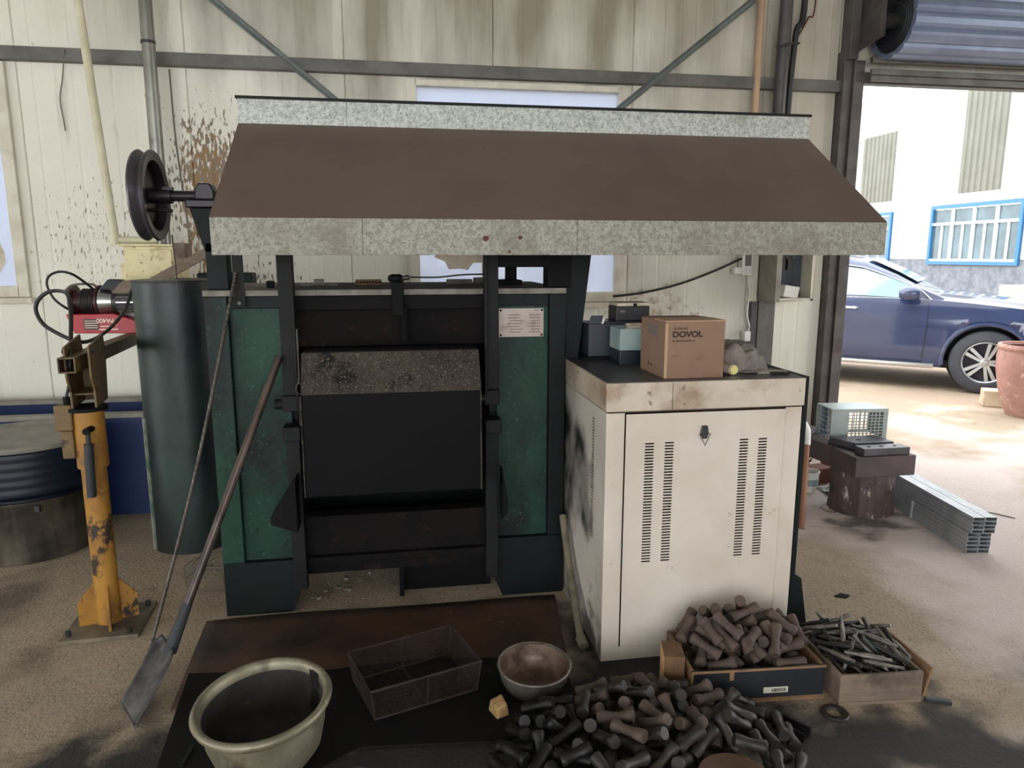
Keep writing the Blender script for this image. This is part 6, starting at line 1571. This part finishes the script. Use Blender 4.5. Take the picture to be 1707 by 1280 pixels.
# the building opposite: facade runs along y
FX = 13.0
fb = thing('opposite_workshop', (FX, 16, 0), 'white corrugated workshop across the yard with blue window frames', 'building')
MB().box(FX, FX + 0.3, 4, 40, 0, 1.46).build('base_wall', 'facade_base', fb)
def yof(u): return at(u, 430, x=FX).y
wins = [(yof(1697), yof(1550), 1.50, 2.78), (yof(1482), yof(1400), 1.50, 2.72)]
wz = at(1552, 348, x=FX).z; wz0 = at(1552, 437, x=FX).z
wins[0] = (yof(1697), yof(1550), wz0, wz); wins[1] = (yof(1481), yof(1481) + 3.4, wz0, wz - 0.05)
PW = 0.72
stripes = []
for (u0, u1) in ((1425, 1478), (1585, 1655)):
    stripes.append((yof(u1), yof(u0)))
y = 6.0
def corr(y0, y1, z0, z1):
    pts = [(FX, y0)]
    g_ = y0
    k = max(1, round((y1 - y0) / 0.18)); stp = (y1 - y0) / k
    for i in range(k):
        b_ = y0 + stp * i
        pts += [(FX, b_ + stp * 0.1), (FX - 0.03, b_ + stp * 0.25), (FX - 0.03, b_ + stp * 0.45), (FX, b_ + stp * 0.6)]
    pts += [(FX, y1), (FX + 0.05, y1), (FX + 0.05, y0)]
    return MB(), pts, z0, z1
def add_panel(y0, y1, z0, z1, m):
    if y1 - y0 < 0.03 or z1 - z0 < 0.03: return
    mb, pts, a_, b_ = corr(y0, y1, z0, z1)
    mb.prism(pts, 2, a_, b_).build('cladding_panel', m, fb)
edges = [6.0] + sorted([e for s in stripes for e in s] + [e for w in wins for e in w[:2]]) + [34.0]
for a_, b_ in zip(edges, edges[1:]):
    n_ = max(1, round((b_ - a_) / 0.95))
    for i in range(n_):
        p_, q_ = a_ + (b_ - a_) * i / n_, a_ + (b_ - a_) * (i + 1) / n_
        mid_ = (p_ + q_) / 2
        wcut = [w for w in wins if w[0] - 1e-3 <= mid_ <= w[1] + 1e-3]
        instr = [s for s in stripes if s[0] - 1e-3 <= mid_ <= s[1] + 1e-3]
        z0_ = 1.47
        if wcut:
            add_panel(p_, q_, z0_, wcut[0][2] - 0.06, 'facade_white'); z0_ = wcut[0][3] + 0.06
        if instr:
            top_ = 4.7 if instr[0] is stripes[0] else 5.7
            zs0 = max(z0_, 2.95)
            add_panel(p_, q_, z0_, zs0, 'facade_white'); add_panel(p_, q_, zs0 + 0.005, top_, 'facade_skylight')
            if top_ < 5.6: add_panel(p_, q_, top_ + 0.005, 5.7, 'facade_white')
        else:
            add_panel(p_, q_, z0_, 5.7, 'facade_white')
for w in wins:
    y0, y1, z0, z1 = w
    fr = MB()
    fr.box(FX - 0.06, FX + 0.02, y0 - 0.05, y0 + 0.03, z0 - 0.05, z1 + 0.05).box(FX - 0.06, FX + 0.02, y1 - 0.03, y1 + 0.05, z0 - 0.05, z1 + 0.05).box(FX - 0.06, FX + 0.02, y0 + 0.03, y1 - 0.03, z0 - 0.05, z0 + 0.03).box(FX - 0.06, FX + 0.02, y0 + 0.03, y1 - 0.03, z1 - 0.03, z1 + 0.05)
    wo = fr.build('window', 'frame_blue', fb)
    nc = 4; zt_w = z0 + (z1 - z0) * 0.70
    for i in range(nc):
        p_, q_ = y0 + (y1 - y0) * i / nc, y0 + (y1 - y0) * (i + 1) / nc
        for (c_, e_) in ((z0 + 0.03, zt_w), (zt_w, z1 - 0.03)):
            MB().box(FX + 0.0, FX + 0.008, p_ + 0.03, q_ - 0.03, c_ + 0.02, e_ - 0.02).build('pane', 'facade_glass', wo)
        if i: MB().box(FX - 0.04, FX + 0.01, p_ - 0.035, p_ + 0.035, z0 + 0.03, z1 - 0.03).build('mullion', 'frame_white', wo)
        MB().box(FX - 0.03, FX + 0.01, p_ + (q_ - p_) * 0.45, p_ + (q_ - p_) * 0.45 + 0.05, z0 + 0.03, zt_w - 0.02).build('sash_stile', 'frame_white', wo)
    MB().box(FX - 0.045, FX + 0.01, y0 + 0.03, y1 - 0.03, zt_w - 0.03, zt_w + 0.03).build('transom', 'frame_white', wo)
    MB().box(FX - 0.045, FX + 0.01, y0 + 0.03, y1 - 0.03, z0 + 0.031, z0 + 0.08).build('bottom_rail', 'frame_white', wo)
# pale slabs stacked by the far wall
so_ = at(1697, 492, x=11.8)
for i in range(2):
    tag(MB().box(11.5, 12.6, so_.y - 1.1, so_.y + 0.15, 0.0 + 0.5 * i, 0.49 + 0.5 * i).build('concrete_slab', 'stone_pale', bevel=0.02), ('lower' if i == 0 else 'upper') + ' pale slab stacked by the wall beyond the car bonnet', 'slab')
bpy.context.view_layer.update()
